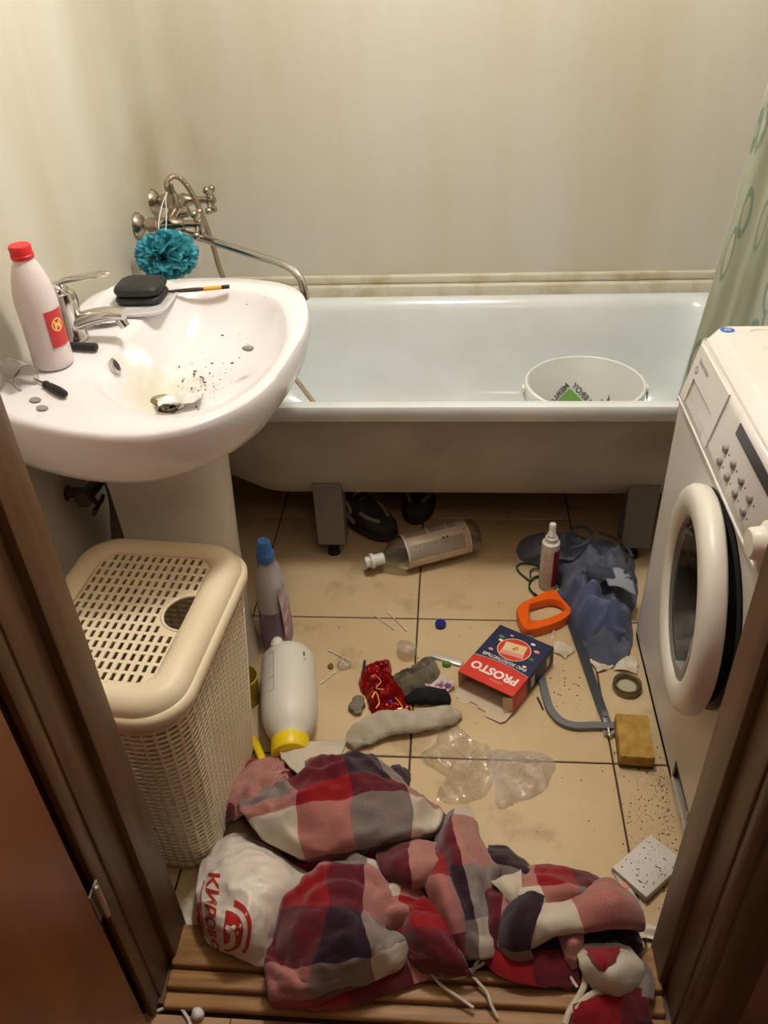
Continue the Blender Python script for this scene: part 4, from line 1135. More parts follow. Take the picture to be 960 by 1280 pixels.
# clear bottle with printed label lying under the tub edge
m_pet = film('clear_pet', (244, 244, 240), 0.03, 0.0, 0.06, 0.0, 40)
pa, pz = Vector((-0.250, 1.822, 0.045)), Vector((0.070, 1.950, 0.0535)); pd = (pz - pa)
pt = thing('clear_bottle', 'large clear plastic bottle with beige label lying under the tub', 'bottle', (-0.09, 1.89, 0))
part('bottle_wall', lat(pa, pd, [(0.015, 0.03), (0.016, 0.055), (0.026, 0.068), (0.042, 0.086), (0.051, 0.110), (0.052, 0.125), (0.052, 0.315), (0.049, 0.335), (0.038, 0.344), (0.0005, 0.338)], 40, False), m_pet, pt, angle=60, solid=0.0008)
part('white_cap', lat(pa, pd, [(0.0005, 0.0), (0.0155, 0.002), (0.0165, 0.016), (0.022, 0.018), (0.022, 0.027), (0.0165, 0.029), (0.0165, 0.058)], 28, True), mat('white_cap_plastic', (225, 222, 214), 0.35), pt)
pm = frame(pa, (0, -0.35, 1), pd)
def pwrap(vf, r): return mapvf(vf, lambda x, y, z: tuple(pm @ Vector((r * cos(x / r), r * sin(x / r), y))))
lb_ = part('label', pwrap(grid2(-0.085, 0.085, 0.117, 0.308, 22, 4), 0.0526), mat('label_beige', (208, 190, 166), 0.5), pt, fix=False, solid=0.0004)
m_lg = mat('label_fine_print', (140, 128, 114), 0.6, col2=(172, 158, 138), scale=220, stretch=(1, 1, 1)); m_lw = mat('label_white_line', (214, 204, 188), 0.5)
part('print_block', pwrap(join(grid2(-0.060, -0.012, 0.125, 0.19, 8, 1), grid2(-0.055, -0.012, 0.198, 0.245, 8, 1), grid2(0.016, 0.06, 0.125, 0.29, 8, 1), grid2(-0.052, -0.012, 0.253, 0.28, 6, 1)), 0.0531), m_lg, lb_, fix=False)
for q in ((-0.085, 0.085, 0.117, 0.120, 20, 1), (-0.065, -0.01, 0.1925, 0.1945, 8, 1), (-0.085, 0.085, 0.305, 0.308, 20, 1), (-0.045, -0.02, 0.2195, 0.221, 4, 1), (-0.045, -0.02, 0.236, 0.2375, 4, 1)):
    part('print_line', pwrap(grid2(*q), 0.0533), m_lw, lb_, fix=False)
for q in ((0.012, 0.018, 0.226, 0.232, 1, 1), (0.012, 0.018, 0.238, 0.244, 1, 1), (0.004, 0.008, 0.292, 0.297, 1, 1)):
    part('print_icon', pwrap(grid2(*q), 0.0535), m_blk, lb_, fix=False)

# a pair of trainers pushed under the tub
def shoe(toe, heel, label, wide=0.047):
    T = Vector(toe); Hh = Vector(heel); d = (T - Hh); Ln = d.length; d.normalize(); sd_ = Vector((-d.y, d.x, 0))
    root = thing('trainer', label, 'shoe', ((T.x + Hh.x) / 2, (T.y + Hh.y) / 2, 0), 'trainers under the bathtub')
    prof = [(0.0, 0.6, 0.085), (0.06, 0.78, 0.115), (0.2, 0.84, 0.125), (0.38, 0.86, 0.118), (0.5, 0.92, 0.105), (0.65, 1.0, 0.085), (0.8, 0.98, 0.066), (0.92, 0.8, 0.055), (0.985, 0.5, 0.045), (1.0, 0.25, 0.036)]
    def ring(f, w, z0, z1, top=1.0, n=20):
        out = []
        for k in range(n):
            a = 2 * pi * k / n
            cz = sin(a); zz = (z0 + z1) / 2 + (z1 - z0) / 2 * math.copysign(abs(cz) ** 0.75, cz)
            wv = w * math.copysign(abs(cos(a)) ** 0.7, cos(a))
            p = Hh + d * (f * Ln) + sd_ * wv; out.append((p.x, p.y, zz))
        return out
    part('sole', loft([ring(f, wide * w * 1.07, 0.0, 0.030) for f, w, h in prof]), mat('sole_dark', (46, 44, 40), 0.7), root, angle=50)
    up = part('upper', loft([ring(f, wide * w, 0.02, h) for f, w, h in prof]), mat('shoe_dark', (52, 50, 48), 0.75, bump=0.2, bscale=200), root, angle=60)
    def strip(pts, r):
        out = []
        for f, side_, z in pts:
            p = Hh + d * (f * Ln) + sd_ * side_; out.append((p.x, p.y, z))
        return tube(spline(out, 5), r, 6)
    lm = mat('shoe_light_panel', (150, 140, 118), 0.7)
    for s in (-1, 1):
        part('side_panel', join(strip([(0.40, s * wide * 0.78, 0.095), (0.5, s * wide * 0.98, 0.075), (0.45, s * wide * 0.97, 0.055), (0.56, s * wide * 1.02, 0.038)], 0.006), strip([(0.62, s * wide * 0.82, 0.078), (0.74, s * wide * 0.72, 0.070), (0.86, s * wide * 0.40, 0.062)], 0.006)), lm, root)
    part('laces', join(*[strip([(0.45 + 0.08 * k, -wide * 0.5, 0.104 - 0.011 * k), (0.45 + 0.08 * k, 0, 0.113 - 0.013 * k), (0.45 + 0.08 * k, wide * 0.5, 0.104 - 0.011 * k)], 0.003) for k in range(4)]), lm, root)
    part('toe_cap', loft([ring(f, wide * w * 1.02, 0.024, h * 0.72) for f, w, h in prof[-4:]]), MATS['sole_dark'], root)
shoe((-0.178, 1.985, 0), (-0.385, 2.145, 0), 'dark trainer with pale zigzag side panel beside the tub leg')
shoe((-0.118, 2.060, 0), (-0.085, 2.330, 0), 'dark trainer seen toe-on behind the clear bottle')

solo('bottle_cap', lat((-0.031, 1.618, 0), (0, 0, 1), [(0.0145, 0), (0.0150, 0.002), (0.0145, 0.012), (0.012, 0.0145), (0.0005, 0.0135)], 24), mat('dark_blue_plastic', (34, 40, 128), 0.35), 'small dark blue bottle cap on the open floor', 'cap')

# white lotion spray bottle, cord round its foot
lx, ly = 0.262, 1.785
lt = thing('spray_bottle', 'slim white spray bottle with dark red stripe standing by the jeans', 'bottle', (lx, ly, 0))
m_lot = mat('lotion_white', (206, 196, 182), 0.4)
part('bottle_body', lat((lx, ly, 0), (0, 0, 1), [(0.020, 0), (0.0235, 0.003), (0.0245, 0.012), (0.0245, 0.148), (0.0235, 0.157), (0.017, 0.161), (0.0125, 0.162)], 32), m_lot, lt, angle=50)
part('pump', join(lat((lx, ly, 0.158), (0, 0, 1), [(0.0165, 0.0), (0.0165, 0.016), (0.0125, 0.018), (0.0115, 0.020)], 24), lat((lx, ly, 0.178), (0, 0, 1), [(0.013, 0.0), (0.0135, 0.003), (0.010, 0.009), (0.0085, 0.026), (0.0095, 0.027), (0.0095, 0.036), (0.008, 0.039), (0.0005, 0.0395)], 24)), mat('white_cap_plastic', (225, 222, 214), 0.35), lt)
part('red_stripe', mapvf(grid2(-0.010, 0.014, 0.016, 0.140, 6, 4), lambda x, y, z: cyl_map((lx, ly), 0.0249, radians(-50), 0)(x, y, z)), mat('dark_red_print', (136, 24, 34), 0.45), lt, fix=False)
part('red_flourish', mapvf(disc2(0.018, 0.118, 0.007, 0.010, 18, 0.7), lambda x, y, z: cyl_map((lx, ly), 0.0250, radians(-50), 0)(x, y, z)), MATS['dark_red_print'], lt, fix=False)
part('fine_print', mapvf(join(*[grid2(-0.034, -0.014 - 0.004 * (k % 3), 0.030 + k * 0.009, 0.032 + k * 0.009, 4, 1) for k in range(12)]), lambda x, y, z: cyl_map((lx, ly), 0.0249, radians(-58), 0)(x, y, z)), m_grey, lt, fix=False)
solo('cord', join(tube(spline([(0.262 + 0.042 * cos(a) - 0.008, 1.775 + 0.046 * sin(a), 0.004 + 0.003 * (k % 3)) for k, a in enumerate([i * 2 * pi / 14 for i in range(26)])], 4), 0.0024, 7),
     tube(spline([(0.215, 1.80, 0.006), (0.190, 1.835, 0.005), (0.183, 1.862, 0.005), (0.20, 1.878, 0.005), (0.232, 1.872, 0.006), (0.245, 1.85, 0.01), (0.222, 1.845, 0.008), (0.218, 1.815, 0.006)], 5), 0.0024, 7)), mat('dark_green_cord', (34, 66, 42), 0.6), 'thin dark green cord looped around the spray bottle foot', 'cord')

# jeans and blue shirt by the washing machine
def denim_mat(name, c1, c2, weave=900):
    M = mat(name, c1, 0.9, col2=c2, scale=14, detail=6, bump=0.25, bscale=500, sheen=0.1)
    return M
m_denim = denim_mat('dark_denim', (74, 80, 96), (104, 110, 126)); m_shirt = denim_mat('blue_cotton', (86, 96, 130), (72, 80, 112))
jn = thing('jeans', 'crumpled dark blue jeans under the edge of the bathtub', 'jeans', (0.37, 1.78, 0))
jo = [(0.190, 1.900), (0.200, 1.990), (0.295, 2.020), (0.40, 2.000), (0.50, 1.935), (0.520, 1.86), (0.498, 1.73), (0.462, 1.600), (0.452, 1.525), (0.400, 1.488), (0.345, 1.505), (0.330, 1.60), (0.300, 1.70), (0.295, 1.80), (0.245, 1.870)]
part('jeans_cloth', mound(jo, 0.075, 30, 150, 2.6, 0.034, 13, 4.2), m_denim, jn, angle=80)
m_seam = mat('denim_seam', (66, 70, 84), 0.9, bump=0.4, bscale=300)
m_worn = mat('washed_denim', (150, 154, 166), 0.9)
part('waistband', patch([[(0.352, 1.735, 0.118), (0.41, 1.712, 0.124), (0.475, 1.70, 0.105)], [(0.348, 1.712, 0.122), (0.405, 1.69, 0.128), (0.470, 1.678, 0.110)], [(0.35, 1.70, 0.108), (0.402, 1.676, 0.112), (0.466, 1.664, 0.095)]], sub=6, wr=0.004, wsc=40)[:2], m_seam, jn, fix=False, solid=0.003)
part('worn_patch', patch([[(0.415, 1.725, 0.118), (0.44, 1.72, 0.120), (0.46, 1.70, 0.112)], [(0.395, 1.695, 0.126), (0.425, 1.69, 0.126), (0.465, 1.672, 0.112)], [(0.40, 1.665, 0.108), (0.43, 1.66, 0.108), (0.47, 1.645, 0.094)]], sub=5, wr=0.003, wsc=40)[:2], m_worn, jn, fix=False, solid=0.002)
for pts in ([(0.305, 1.85, 0.085), (0.33, 1.90, 0.105), (0.365, 1.915, 0.11), (0.385, 1.88, 0.112), (0.36, 1.83, 0.115), (0.325, 1.83, 0.10)], [(0.41, 1.92, 0.088), (0.45, 1.90, 0.084), (0.478, 1.85, 0.092), (0.485, 1.80, 0.096)], [(0.445, 1.70, 0.122), (0.465, 1.74, 0.112), (0.475, 1.78, 0.105)]):
    part('seam', tube(spline(pts, 6), 0.0045, 7), m_seam, jn)
so = [(0.288, 1.755), (0.33, 1.735), (0.365, 1.700), (0.41, 1.668), (0.462, 1.655), (0.455, 1.59), (0.446, 1.545), (0.395, 1.530), (0.352, 1.545), (0.325, 1.60), (0.300, 1.67)]
solo('blue_shirt', mound(so, 0.100, 24, 121, 2.6, 0.034, 14, 11.5, aniso=(0.7, 1.6)), m_shirt, 'crumpled blue cotton shirt lying on the jeans', 'shirt', angle=80)

# ================================================================== HACKSAW
m_org = mat('orange_plastic', (236, 98, 18), 0.35); m_sawg = mat('saw_grey_steel', (112, 114, 116), 0.4, 0.5); m_blade = mat('blade_steel', (82, 86, 90), 0.35, 0.7)
hs = thing('hacksaw', 'hacksaw with orange handle and grey frame lying on the tiles', 'saw', (0.28, 1.5, 0))
ho = [(0.172, 1.668), (0.178, 1.600), (0.196, 1.580), (0.232, 1.590), (0.275, 1.612), (0.306, 1.640), (0.312, 1.668), (0.294, 1.704), (0.280, 1.735), (0.262, 1.738), (0.225, 1.712)]
hi = [(0.206, 1.672), (0.203, 1.636), (0.210, 1.618), (0.235, 1.622), (0.270, 1.640), (0.294, 1.660), (0.294, 1.680), (0.280, 1.694), (0.258, 1.698), (0.236, 1.690), (0.218, 1.682)]
HO = spline(ho, 5, True); HI = spline(hi, 5, True)
def lay(r, f, z):
    c = (sum(p[0] for p in r) / len(r), sum(p[1] for p in r) / len(r))
    return [(c[0] + (x - c[0]) * f, c[1] + (y - c[1]) * f, z) for x, y in r]
part('handle', loft([lay(HI, 1.0, 0.010), lay(HI, 1.08, 0.003), lay(HO, 0.97, 0.001), lay(HO, 1.0, 0.008), lay(HO, 1.0, 0.022), lay(HO, 0.97, 0.029), lay(HI, 1.08, 0.029), lay(HI, 1.0, 0.022), lay(HI, 1.0, 0.010)], False, False), m_org, hs, angle=60)
def bar(path, w, z0, z1):
    P = [Vector((x, y, 0)) for x, y in path]; L_ = []; R2 = []
    for i, p in enumerate(P):
        tdir = (P[min(i + 1, len(P) - 1)] - P[max(i - 1, 0)]).normalized(); nn = Vector((-tdir.y, tdir.x, 0)) * w / 2
        L_.append((p + nn).to_tuple()[:2]); R2.append((p - nn).to_tuple()[:2])
    rings_ = [[(l[0], l[1], z0), (r[0], r[1], z0), (r[0], r[1], z1), (l[0], l[1], z1)] for l, r in zip(L_, R2)]
    return loft(rings_)
part('frame', bar(spline([(0.198, 1.592), (0.208, 1.52), (0.219, 1.43), (0.225, 1.375), (0.232, 1.335), (0.252, 1.303), (0.282, 1.290), (0.33, 1.292), (0.372, 1.292)], 6), 0.018, 0.003, 0.0125), m_sawg, hs, angle=30)
part('blade', bar([(0.303, 1.668), (0.312, 1.64), (0.334, 1.48), (0.354, 1.325), (0.356, 1.305)], 0.020, 0.008, 0.0105), m_blade, hs, smooth=False)
teeth = []
for k in range(56):
    f = k / 55; bx_, by_ = 0.312 + 0.042 * f, 1.635 - 0.305 * f
    teeth.append(([(bx_ - 0.0100, by_ + 0.0022, 0.0092), (bx_ - 0.0100, by_ - 0.0022, 0.0092), (bx_ - 0.0135, by_ - 0.0015, 0.0092)], [(0, 1, 2)]))
part('teeth', join(*teeth), m_blade, hs, smooth=False, fix=False, kind='stuff', solid=0.001)
part('blade_holder', join(cyl((0.355, 1.318, 0.006), (0.355, 1.318, 0.017), 0.0055, n=12), rbox(0.348, 0.364, 1.298, 1.335, 0.003, 0.014, 0.002)), m_sawg, hs)
part('blade_pin', cyl((0.308, 1.653, 0.004), (0.308, 1.653, 0.016), 0.005, n=12), m_chrome, hs)
wn = [cyl((0.358, 1.284, 0.008), (0.358, 1.262, 0.008), 0.006, 0.0045, 12)]
for s in (-1, 1):
    wn.append(xf(bev(prism([(0, -0.004), (s * 0.012, 0.002), (s * 0.015, 0.010), (s * 0.010, 0.012), (0, 0.005)][::s], -0.0015, 0.0015), 0.0006, 1), frame((0.358, 1.266, 0.010), (1, 0, 0.2), (0, -0.35, 1))))
part('wing_nut', join(*wn), m_chrome, hs)

# ================================================================== RICE BOX
m_navy = mat('carton_navy', (38, 42, 74), 0.45); m_rdc = mat('carton_red', (214, 58, 42), 0.4); m_kraft = mat('carton_inside', (206, 184, 158), 0.8)
m_wprint = mat('print_white', (236, 226, 216), 0.5); m_cream = mat('print_cream', (226, 200, 150), 0.5); m_pink = mat('print_pink', (222, 150, 140), 0.5); m_gprint = mat('print_leaf_green', (70, 130, 70), 0.5); m_gold = mat('print_ochre', (176, 112, 30), 0.5)
BXW, BXL, BXH = 0.152, 0.196, 0.053
ty_ = Vector((-0.55, -0.835, 0)).normalized(); tx_ = Vector((ty_.y, -ty_.x, 0))   # lettering runs away from the viewer
BOXC = Vector((0.134, 1.447, 0.0))
tilt = Matrix.Rotation(radians(3.0), 3, ty_) @ Matrix.Rotation(radians(0.0), 3, tx_)
def bfr(x, y, z):
    p = tilt @ (tx_ * x + ty_ * y + Vector((0, 0, z)))
    return tuple(BOXC + p + Vector((0, 0, 0.0045)))
rb = thing('food_box', 'opened red and navy cardboard rice box lying on the floor', 'box', (BOXC.x, BOXC.y, 0))
hw, hl = BXW / 2, BXL / 2
def wall(x0, x1, y0, y1, z0, z1): return mapvf(box(x0, x1, y0, y1, z0, z1), bfr)
tk = 0.0012
YB_ = 0.032   # where red starts
part('carton_navy', join(wall(-hw, hw, -hl, YB_, BXH - tk, BXH), wall(-hw, hw, -hl, YB_, 0, tk), wall(-hw, -hw + tk, -hl, YB_, 0, BXH), wall(hw - tk, hw, -hl, YB_, 0, BXH), wall(-hw, hw, -hl, -hl + tk, 0, BXH)), m_navy, rb, smooth=False)
part('carton_red', join(wall(-hw, hw, YB_, hl, BXH - tk, BXH), wall(-hw, hw, YB_, hl, 0, tk), wall(-hw, -hw + tk, YB_, hl, 0, BXH), wall(hw - tk, hw, YB_, hl, 0, BXH)), m_rdc, rb, smooth=False)
part('carton_lining', join(wall(-hw + tk, hw - tk, -hl + 0.002, hl - 0.0006, tk, tk * 1.5), wall(-hw + tk, -hw + 1.6 * tk, -hl + 0.002, hl - 0.0006, tk, BXH - tk), wall(hw - 1.6 * tk, hw - tk, -hl + 0.002, hl - 0.0006, tk, BXH - tk), wall(-hw + tk, hw - tk, -hl + 0.002, hl - 0.0006, BXH - 1.6 * tk, BXH - tk)), m_kraft, rb, smooth=False)
fl_poly = [(-hw, 0), (hw, 0), (hw - 0.004, 0.030), (hw - 0.014, 0.036), (0.030, 0.036), (0.026, 0.024), (0.006, 0.024), (0.002, 0.030), (-0.020, 0.030), (-0.026, 0.042), (-hw + 0.01, 0.040), (-hw + 0.002, 0.030)]
part('open_flap', mapvf(prism([(x, y) for x, y in fl_poly], 0, tk), lambda x, y, z: tuple(Vector(bfr(x, hl + y, z + 0.001)) - Vector((0, 0, 0.12 * y)))), m_kraft, rb, smooth=False)
part('side_flap', mapvf(box(-hw + 0.001, -hw + 0.002, hl - 0.001, hl + 0.022, 0.006, BXH - 0.006), lambda x, y, z: bfr(x + 0.9 * (y - hl), y - 0.55 * (y - hl), z)), m_kraft, rb, smooth=False)
top = lambda vf, d=0.0004: mapvf(vf, lambda x, y, z: bfr(x, y, BXH + d))
wavep = [(-hw, YB_ - 0.002)] + [(-hw + BXW * k / 12, YB_ - 0.004 - 0.009 * sin(pi * k / 12)) for k in range(13)] + [(hw, YB_ - 0.002)]
part('red_wave', top(([(x, y, 0) for x, y in wavep] + [(hw, YB_ + 0.001, 0), (-hw, YB_ + 0.001, 0)], [tuple(range(len(wavep) + 2))])), m_rdc, rb, fix=False)
part('white_edge', top(join(*[rot2(rect2(-0.0055, 0.0055, -0.0006, 0.0006), -0.22 * cos(pi * k / 12) * 1.0, -hw + BXW * (k + 0.5) / 13, YB_ - 0.0055 - 0.009 * sin(pi * (k + 0.5) / 13)) for k in range(13)]), 0.0007), m_wprint, rb, fix=False)
part('brand_lettering', top(rot2(text_vf('PROSTO', 0.0330, 0.0013), 0, 0, 0.055), 0.0008), m_wprint, rb, fix=False)
part('product_lettering', top(rot2(text_vf('РИС ЗОЛОТИСТЫЙ', 0.0125, 0.0003), 0, 0, 0.0085), 0.0008), m_wprint, rb, fix=False)
part('small_lettering', top(join(grid2(-0.035, 0.0, 0.0765, 0.0785, 4, 1), grid2(-0.03, -0.005, 0.080, 0.0815, 4, 1)), 0.0008), m_pink, rb, fix=False)
part('red_plate', top(rot2(disc2(0, 0, 0.0405, 0.036, 36), 0, 0.0, -0.037), 0.0005), m_rdc, rb, fix=False)
part('plate_rim', top(rot2(disc2(0, 0, 0.043, 0.0385, 36, 0.945), 0, 0.0, -0.037), 0.0006), m_cream, rb, fix=False)
part('sachet_picture', top(rot2(rect2(-0.028, 0.028, -0.022, 0.022), 0.16, 0.0, -0.036), 0.0008), m_cream, rb, fix=False)
part('sachet_band', top(rot2(rect2(-0.030, 0.030, 0.008, 0.022), 0.16, 0.0, -0.036), 0.0010), m_pink, rb, fix=False)
part('numeral', top(rot2(text_vf('8', 0.022, 0.0003), -0.5, -0.002, -0.042), 0.0012), m_gold, rb, fix=False)
orn = []
for k, (x, y, r) in enumerate(((0.05, -0.062, 0.006), (0.045, -0.05, 0.005), (-0.05, -0.06, 0.006), (-0.052, -0.03, 0.005), (-0.05, 0.0, 0.004), (0.05, -0.01, 0.005), (0.052, 0.012, 0.004), (-0.03, -0.078, 0.005), (0.03, -0.078, 0.004))):
    part('ornament', top(disc2(x, y, r * 1.3, r * 0.8, 12), 0.0006), (m_gprint, m_wprint, m_pink)[k % 3], rb, fix=False)
sidef = lambda vf: mapvf(vf, lambda x, y, z: bfr(-hw - 0.0004, x, y))
part('side_print', sidef(join(rect2(-0.078, -0.062, 0.012, 0.040), rect2(-0.004, 0.014, 0.008, 0.040))), m_lot, rb, fix=False)
part('side_lines', sidef(join(*[rect2(0.040 + 0.008 * (k % 2) * 0, 0.080, 0.010 + 0.006 * k, 0.012 + 0.006 * k) for k in range(5)])), m_pink, rb, fix=False)

# ================================================================== SMALL LITTER ON THE TILES
m_foil = mat('red_foil', (176, 22, 26), 0.22, 0.55, col2=(120, 10, 16), scale=50, bump=0.5, bscale=70)
fo = thing('sweet_wrapper', 'shiny red foil sweet wrapper crumpled beside the socks', 'wrapper', (-0.15, 1.40, 0))
fol = [(-0.221, 1.461), (-0.192, 1.483), (-0.158, 1.487), (-0.151, 1.446), (-0.130, 1.395), (-0.109, 1.360), (-0.098, 1.325), (-0.141, 1.319), (-0.182, 1.308), (-0.209, 1.356), (-0.230, 1.407)]
part('foil', mound(fol, 0.026, 12, 66, 3.0, 0.016, 45, 2.0), m_foil, fo, angle=25)
m_gfoil = mat('gold_print', (236, 170, 70), 0.3, 0.3)
def drape(pts, dz): return [(x, y, z + dz) for x, y, z in pts]
part('gold_swirl', join(tube(spline([(-0.188, 1.331, 0.040), (-0.180, 1.346, 0.042), (-0.170, 1.317, 0.040), (-0.176, 1.301, 0.038)], 5), 0.0016, 6), tube(spline([(-0.133, 1.336, 0.036), (-0.123, 1.322, 0.036), (-0.115, 1.307, 0.034), (-0.126, 1.304, 0.034)], 5), 0.0016, 6), tube(spline([(-0.183, 1.395, 0.044), (-0.170, 1.377, 0.045), (-0.180, 1.357, 0.044), (-0.161, 1.353, 0.044)], 5), 0.0012, 6)), m_gfoil, fo)
part('blue_dot', ball((-0.144, 1.323, 0.036), 0.005, 10, 6), mat('print_violet', (90, 60, 150), 0.4), fo)
solo('dark_stick', cyl((-0.221, 1.416, 0.006), (-0.220, 1.475, 0.012), 0.0035, n=8), m_blk, 'short black stick standing out behind the red wrapper', 'stick')
m_gsock = mat('grey_green_knit', (112, 104, 84), 0.95, col2=(90, 83, 66), scale=60, bump=0.5, bscale=400, sheen=0.2)
m_bsock = mat('black_knit', (24, 24, 25), 0.95, bump=0.5, bscale=400)
m_wsock = mat('offwhite_knit', (196, 184, 164), 0.95, col2=(178, 164, 142), scale=18, bump=0.45, bscale=450, sheen=0.2)
solo('sock', mound([(-0.154, 1.424), (-0.114, 1.452), (-0.075, 1.497), (-0.049, 1.501), (-0.030, 1.455), (-0.041, 1.423), (-0.068, 1.391), (-0.102, 1.374), (-0.133, 1.378)], 0.022, 12, 63, 2.4, 0.012, 38, 6.0, aniso=(1, 1.6)), m_gsock, 'crumpled grey-green sock behind the black sock', 'sock', 'socks dropped on the floor', angle=80)
def sock_mesh(rows):
    return loft(rows)
def ellp(c, d, w, h, n=18):
    """upright oval section across direction d at floor point c"""
    d = Vector((d[0], d[1], 0)).normalized(); s = Vector((-d.y, d.x, 0))
    return [(c[0] + s.x * w * cos(2 * pi * k / n), c[1] + s.y * w * cos(2 * pi * k / n), max(c[2] + h * sin(2 * pi * k / n), 0.002)) for k in range(n)]
def limp(path, ws, hs_, wr=0.004, seed=0.0):
    P_ = spline(path, 6); k = len(P_); rings_ = []
    for i, p in enumerate(P_):
        f = i / (k - 1) * (len(path) - 1); a = min(int(f), len(path) - 2); t_ = f - a
        w = ws[a] + (ws[a + 1] - ws[a]) * t_; h = hs_[a] + (hs_[a + 1] - hs_[a]) * t_
        q0 = P_[max(i - 1, 0)]; q1 = P_[min(i + 1, k - 1)]
        rg = ellp((p[0], p[1], h + 0.001 + p[2]), (q1[0] - q0[0], q1[1] - q0[1]), w, h, 22)
        rings_.append([(x, y, z + wr * fractal((x + seed, y, z), 45, 3)) for x, y, z in rg])
    return loft(rings_)
solo('sock', limp([(-0.109, 1.353, 0.000), (-0.082, 1.359, -0.000), (-0.047, 1.361, 0.000), (-0.017, 1.357, 0.000), (-0.003, 1.352, 0.000)], [0.010, 0.020, 0.023, 0.018, 0.006], [0.008, 0.016, 0.019, 0.015, 0.006], 0.007, 3.3), m_bsock, 'rolled black sock lying on the long white sock', 'sock', 'socks dropped on the floor', angle=80)
solo('sock', limp([(-0.230, 1.212, 0.000), (-0.207, 1.240, 0.000), (-0.161, 1.270, 0.000), (-0.111, 1.276, 0.000), (-0.055, 1.288, 0.000), (-0.005, 1.304, 0.000), (0.023, 1.314, 0.000)], [0.016, 0.036, 0.038, 0.032, 0.030, 0.026, 0.008], [0.008, 0.014, 0.018, 0.019, 0.018, 0.017, 0.006], 0.010, 8.1), m_wsock, 'long dirty white sock stretched in front of the red wrapper', 'sock', 'socks dropped on the floor', angle=80)
solo('fluff_ball', lump((-0.226, 1.335, 0.001), 0.020, 5.0, (1.0, 1.2, 0.5), amp=0.5, sc_=70), mat('grey_fluff', (128, 118, 100), 1.0, bump=0.5, bscale=200), 'grey ball of fluff left of the red wrapper', 'fluff')
m_cloud = film('cloudy_film_clear', (246, 242, 236), 0.16, 0.02, 0.15, 0.3, 60)
solo('film_cup', lump((-0.115, 1.512, 0.001), 0.026, 12.0, (1.0, 1.0, 0.8), amp=0.25), m_cloud, 'crumpled translucent plastic cup above the grey-green sock', 'cup')
solo('film_cup', lump((-0.272, 1.468, 0.001), 0.018, 14.0, (1.0, 1.0, 0.5), amp=0.3), m_cloud, 'small translucent film blob next to the cotton bud left of the red wrapper', 'wrapper')
vf, u = scrap((-0.028, 1.400, 0.001), 0.06, 0.045, 0.5, 61, 0.018)
solo('tissue', vf, mat('pink_violet_tissue', (208, 190, 190), 0.8, col2=(120, 70, 110), scale=60, contrast=(0.5, 0.62)), 'crumpled pinkish printed tissue beside the black sock', 'tissue', solid=0.0008, fix=False)
solo('silver_tube', bev(xf(box(0, 0.083, -0.009, 0.009, 0.001, 0.009), frame((-0.052, 1.508, 0), (0.080, -0.030, 0), (0, 0, 1))), 0.002, 2), mat('silver_foil', (226, 222, 214), 0.25, 0.4), 'flat silvery strip tube pointing at the rice box', 'tube')
solo('green_clip', lump((-0.014, 1.476, 0.001), 0.0095, 17.0, (1.25, 0.8, 0.8), amp=0.15), mat('green_plastic', (84, 150, 58), 0.4), 'small bright green plastic cap by the rice box', 'cap')
solo('brown_crumb', lump((-0.306, 1.461, 0.001), 0.009, 19.0, (0.8, 1.1, 0.35), amp=0.3), mat('brown_leaf', (116, 82, 44), 0.8), 'brown crumb next to the cotton bud by the sprayer', 'crumb')
solo('twig', tube(spline([(0.205, 1.377, 0.003), (0.211, 1.356, 0.004), (0.215, 1.340, 0.003)], 4), 0.0022, 6), mat('twig_brown', (70, 56, 36), 0.9), 'tiny dark twig between rice box and saw frame', 'twig')

def swab(a, b, label):
    a = Vector((a[0], a[1], 0.003)); b = Vector((b[0], b[1], 0.003)); d = (b - a)
    r = thing('cotton_bud', label, 'cotton bud', ((a.x + b.x) / 2, (a.y + b.y) / 2, 0), 'cotton buds on the floor')
    part('stick', cyl(a, b, 0.0012, n=7), m_cord, r)
    for p, s in ((a, 1), (b, -1)):
        part('cotton_tip', lat(p, d * s, [(0.0005, -0.003), (0.0024, 0.0), (0.0026, 0.006), (0.0012, 0.012)], 10), mat('cotton', (222, 214, 198), 0.95), r)
swab((-0.210, 1.652), (-0.155, 1.601), 'left one of the two crossed cotton buds near the tile joint')
swab((-0.176, 1.666), (-0.121, 1.596), 'right one of the two crossed cotton buds near the tile joint')
swab((-0.318, 1.517), (-0.262, 1.485), 'used cotton bud between sprayer bottle and red wrapper')
swab((-0.322, 1.405), (-0.290, 1.445), 'cotton bud touching the white sprayer bottle')
swab((0.257, 1.575), (0.264, 1.607), 'cotton bud behind the rice box')

# clear bags
m_cell = film('cellophane', (252, 251, 248), 0.13, 0.05, 0.12, 0.5, 60)
solo('cellophane_bag', mound([(-0.065, 1.199), (-0.035, 1.244), (0.007, 1.285), (0.043, 1.254), (0.086, 1.227), (0.095, 1.162), (0.076, 1.100), (0.024, 1.078), (-0.032, 1.082), (-0.007, 1.137), (-0.043, 1.167)], 0.026, 30, 154, 1.8, 0.022, 24, 31.0, sheet=True), m_cell, 'crinkled clear cellophane bag next to the white sock', 'bag', angle=20)
m_film2 = film('frosted_film', (246, 242, 236), 0.30, 0.02, 0.2, 0.35, 40)
solo('plastic_film', mound([(0.086, 1.211), (0.154, 1.222), (0.224, 1.203), (0.219, 1.146), (0.199, 1.115), (0.146, 1.087), (0.099, 1.075), (0.094, 1.141)], 0.018, 24, 128, 2.2, 0.015, 18, 41.0, sheet=True), m_film2, 'thin frosted plastic film sheet right of the cellophane', 'film', angle=30)

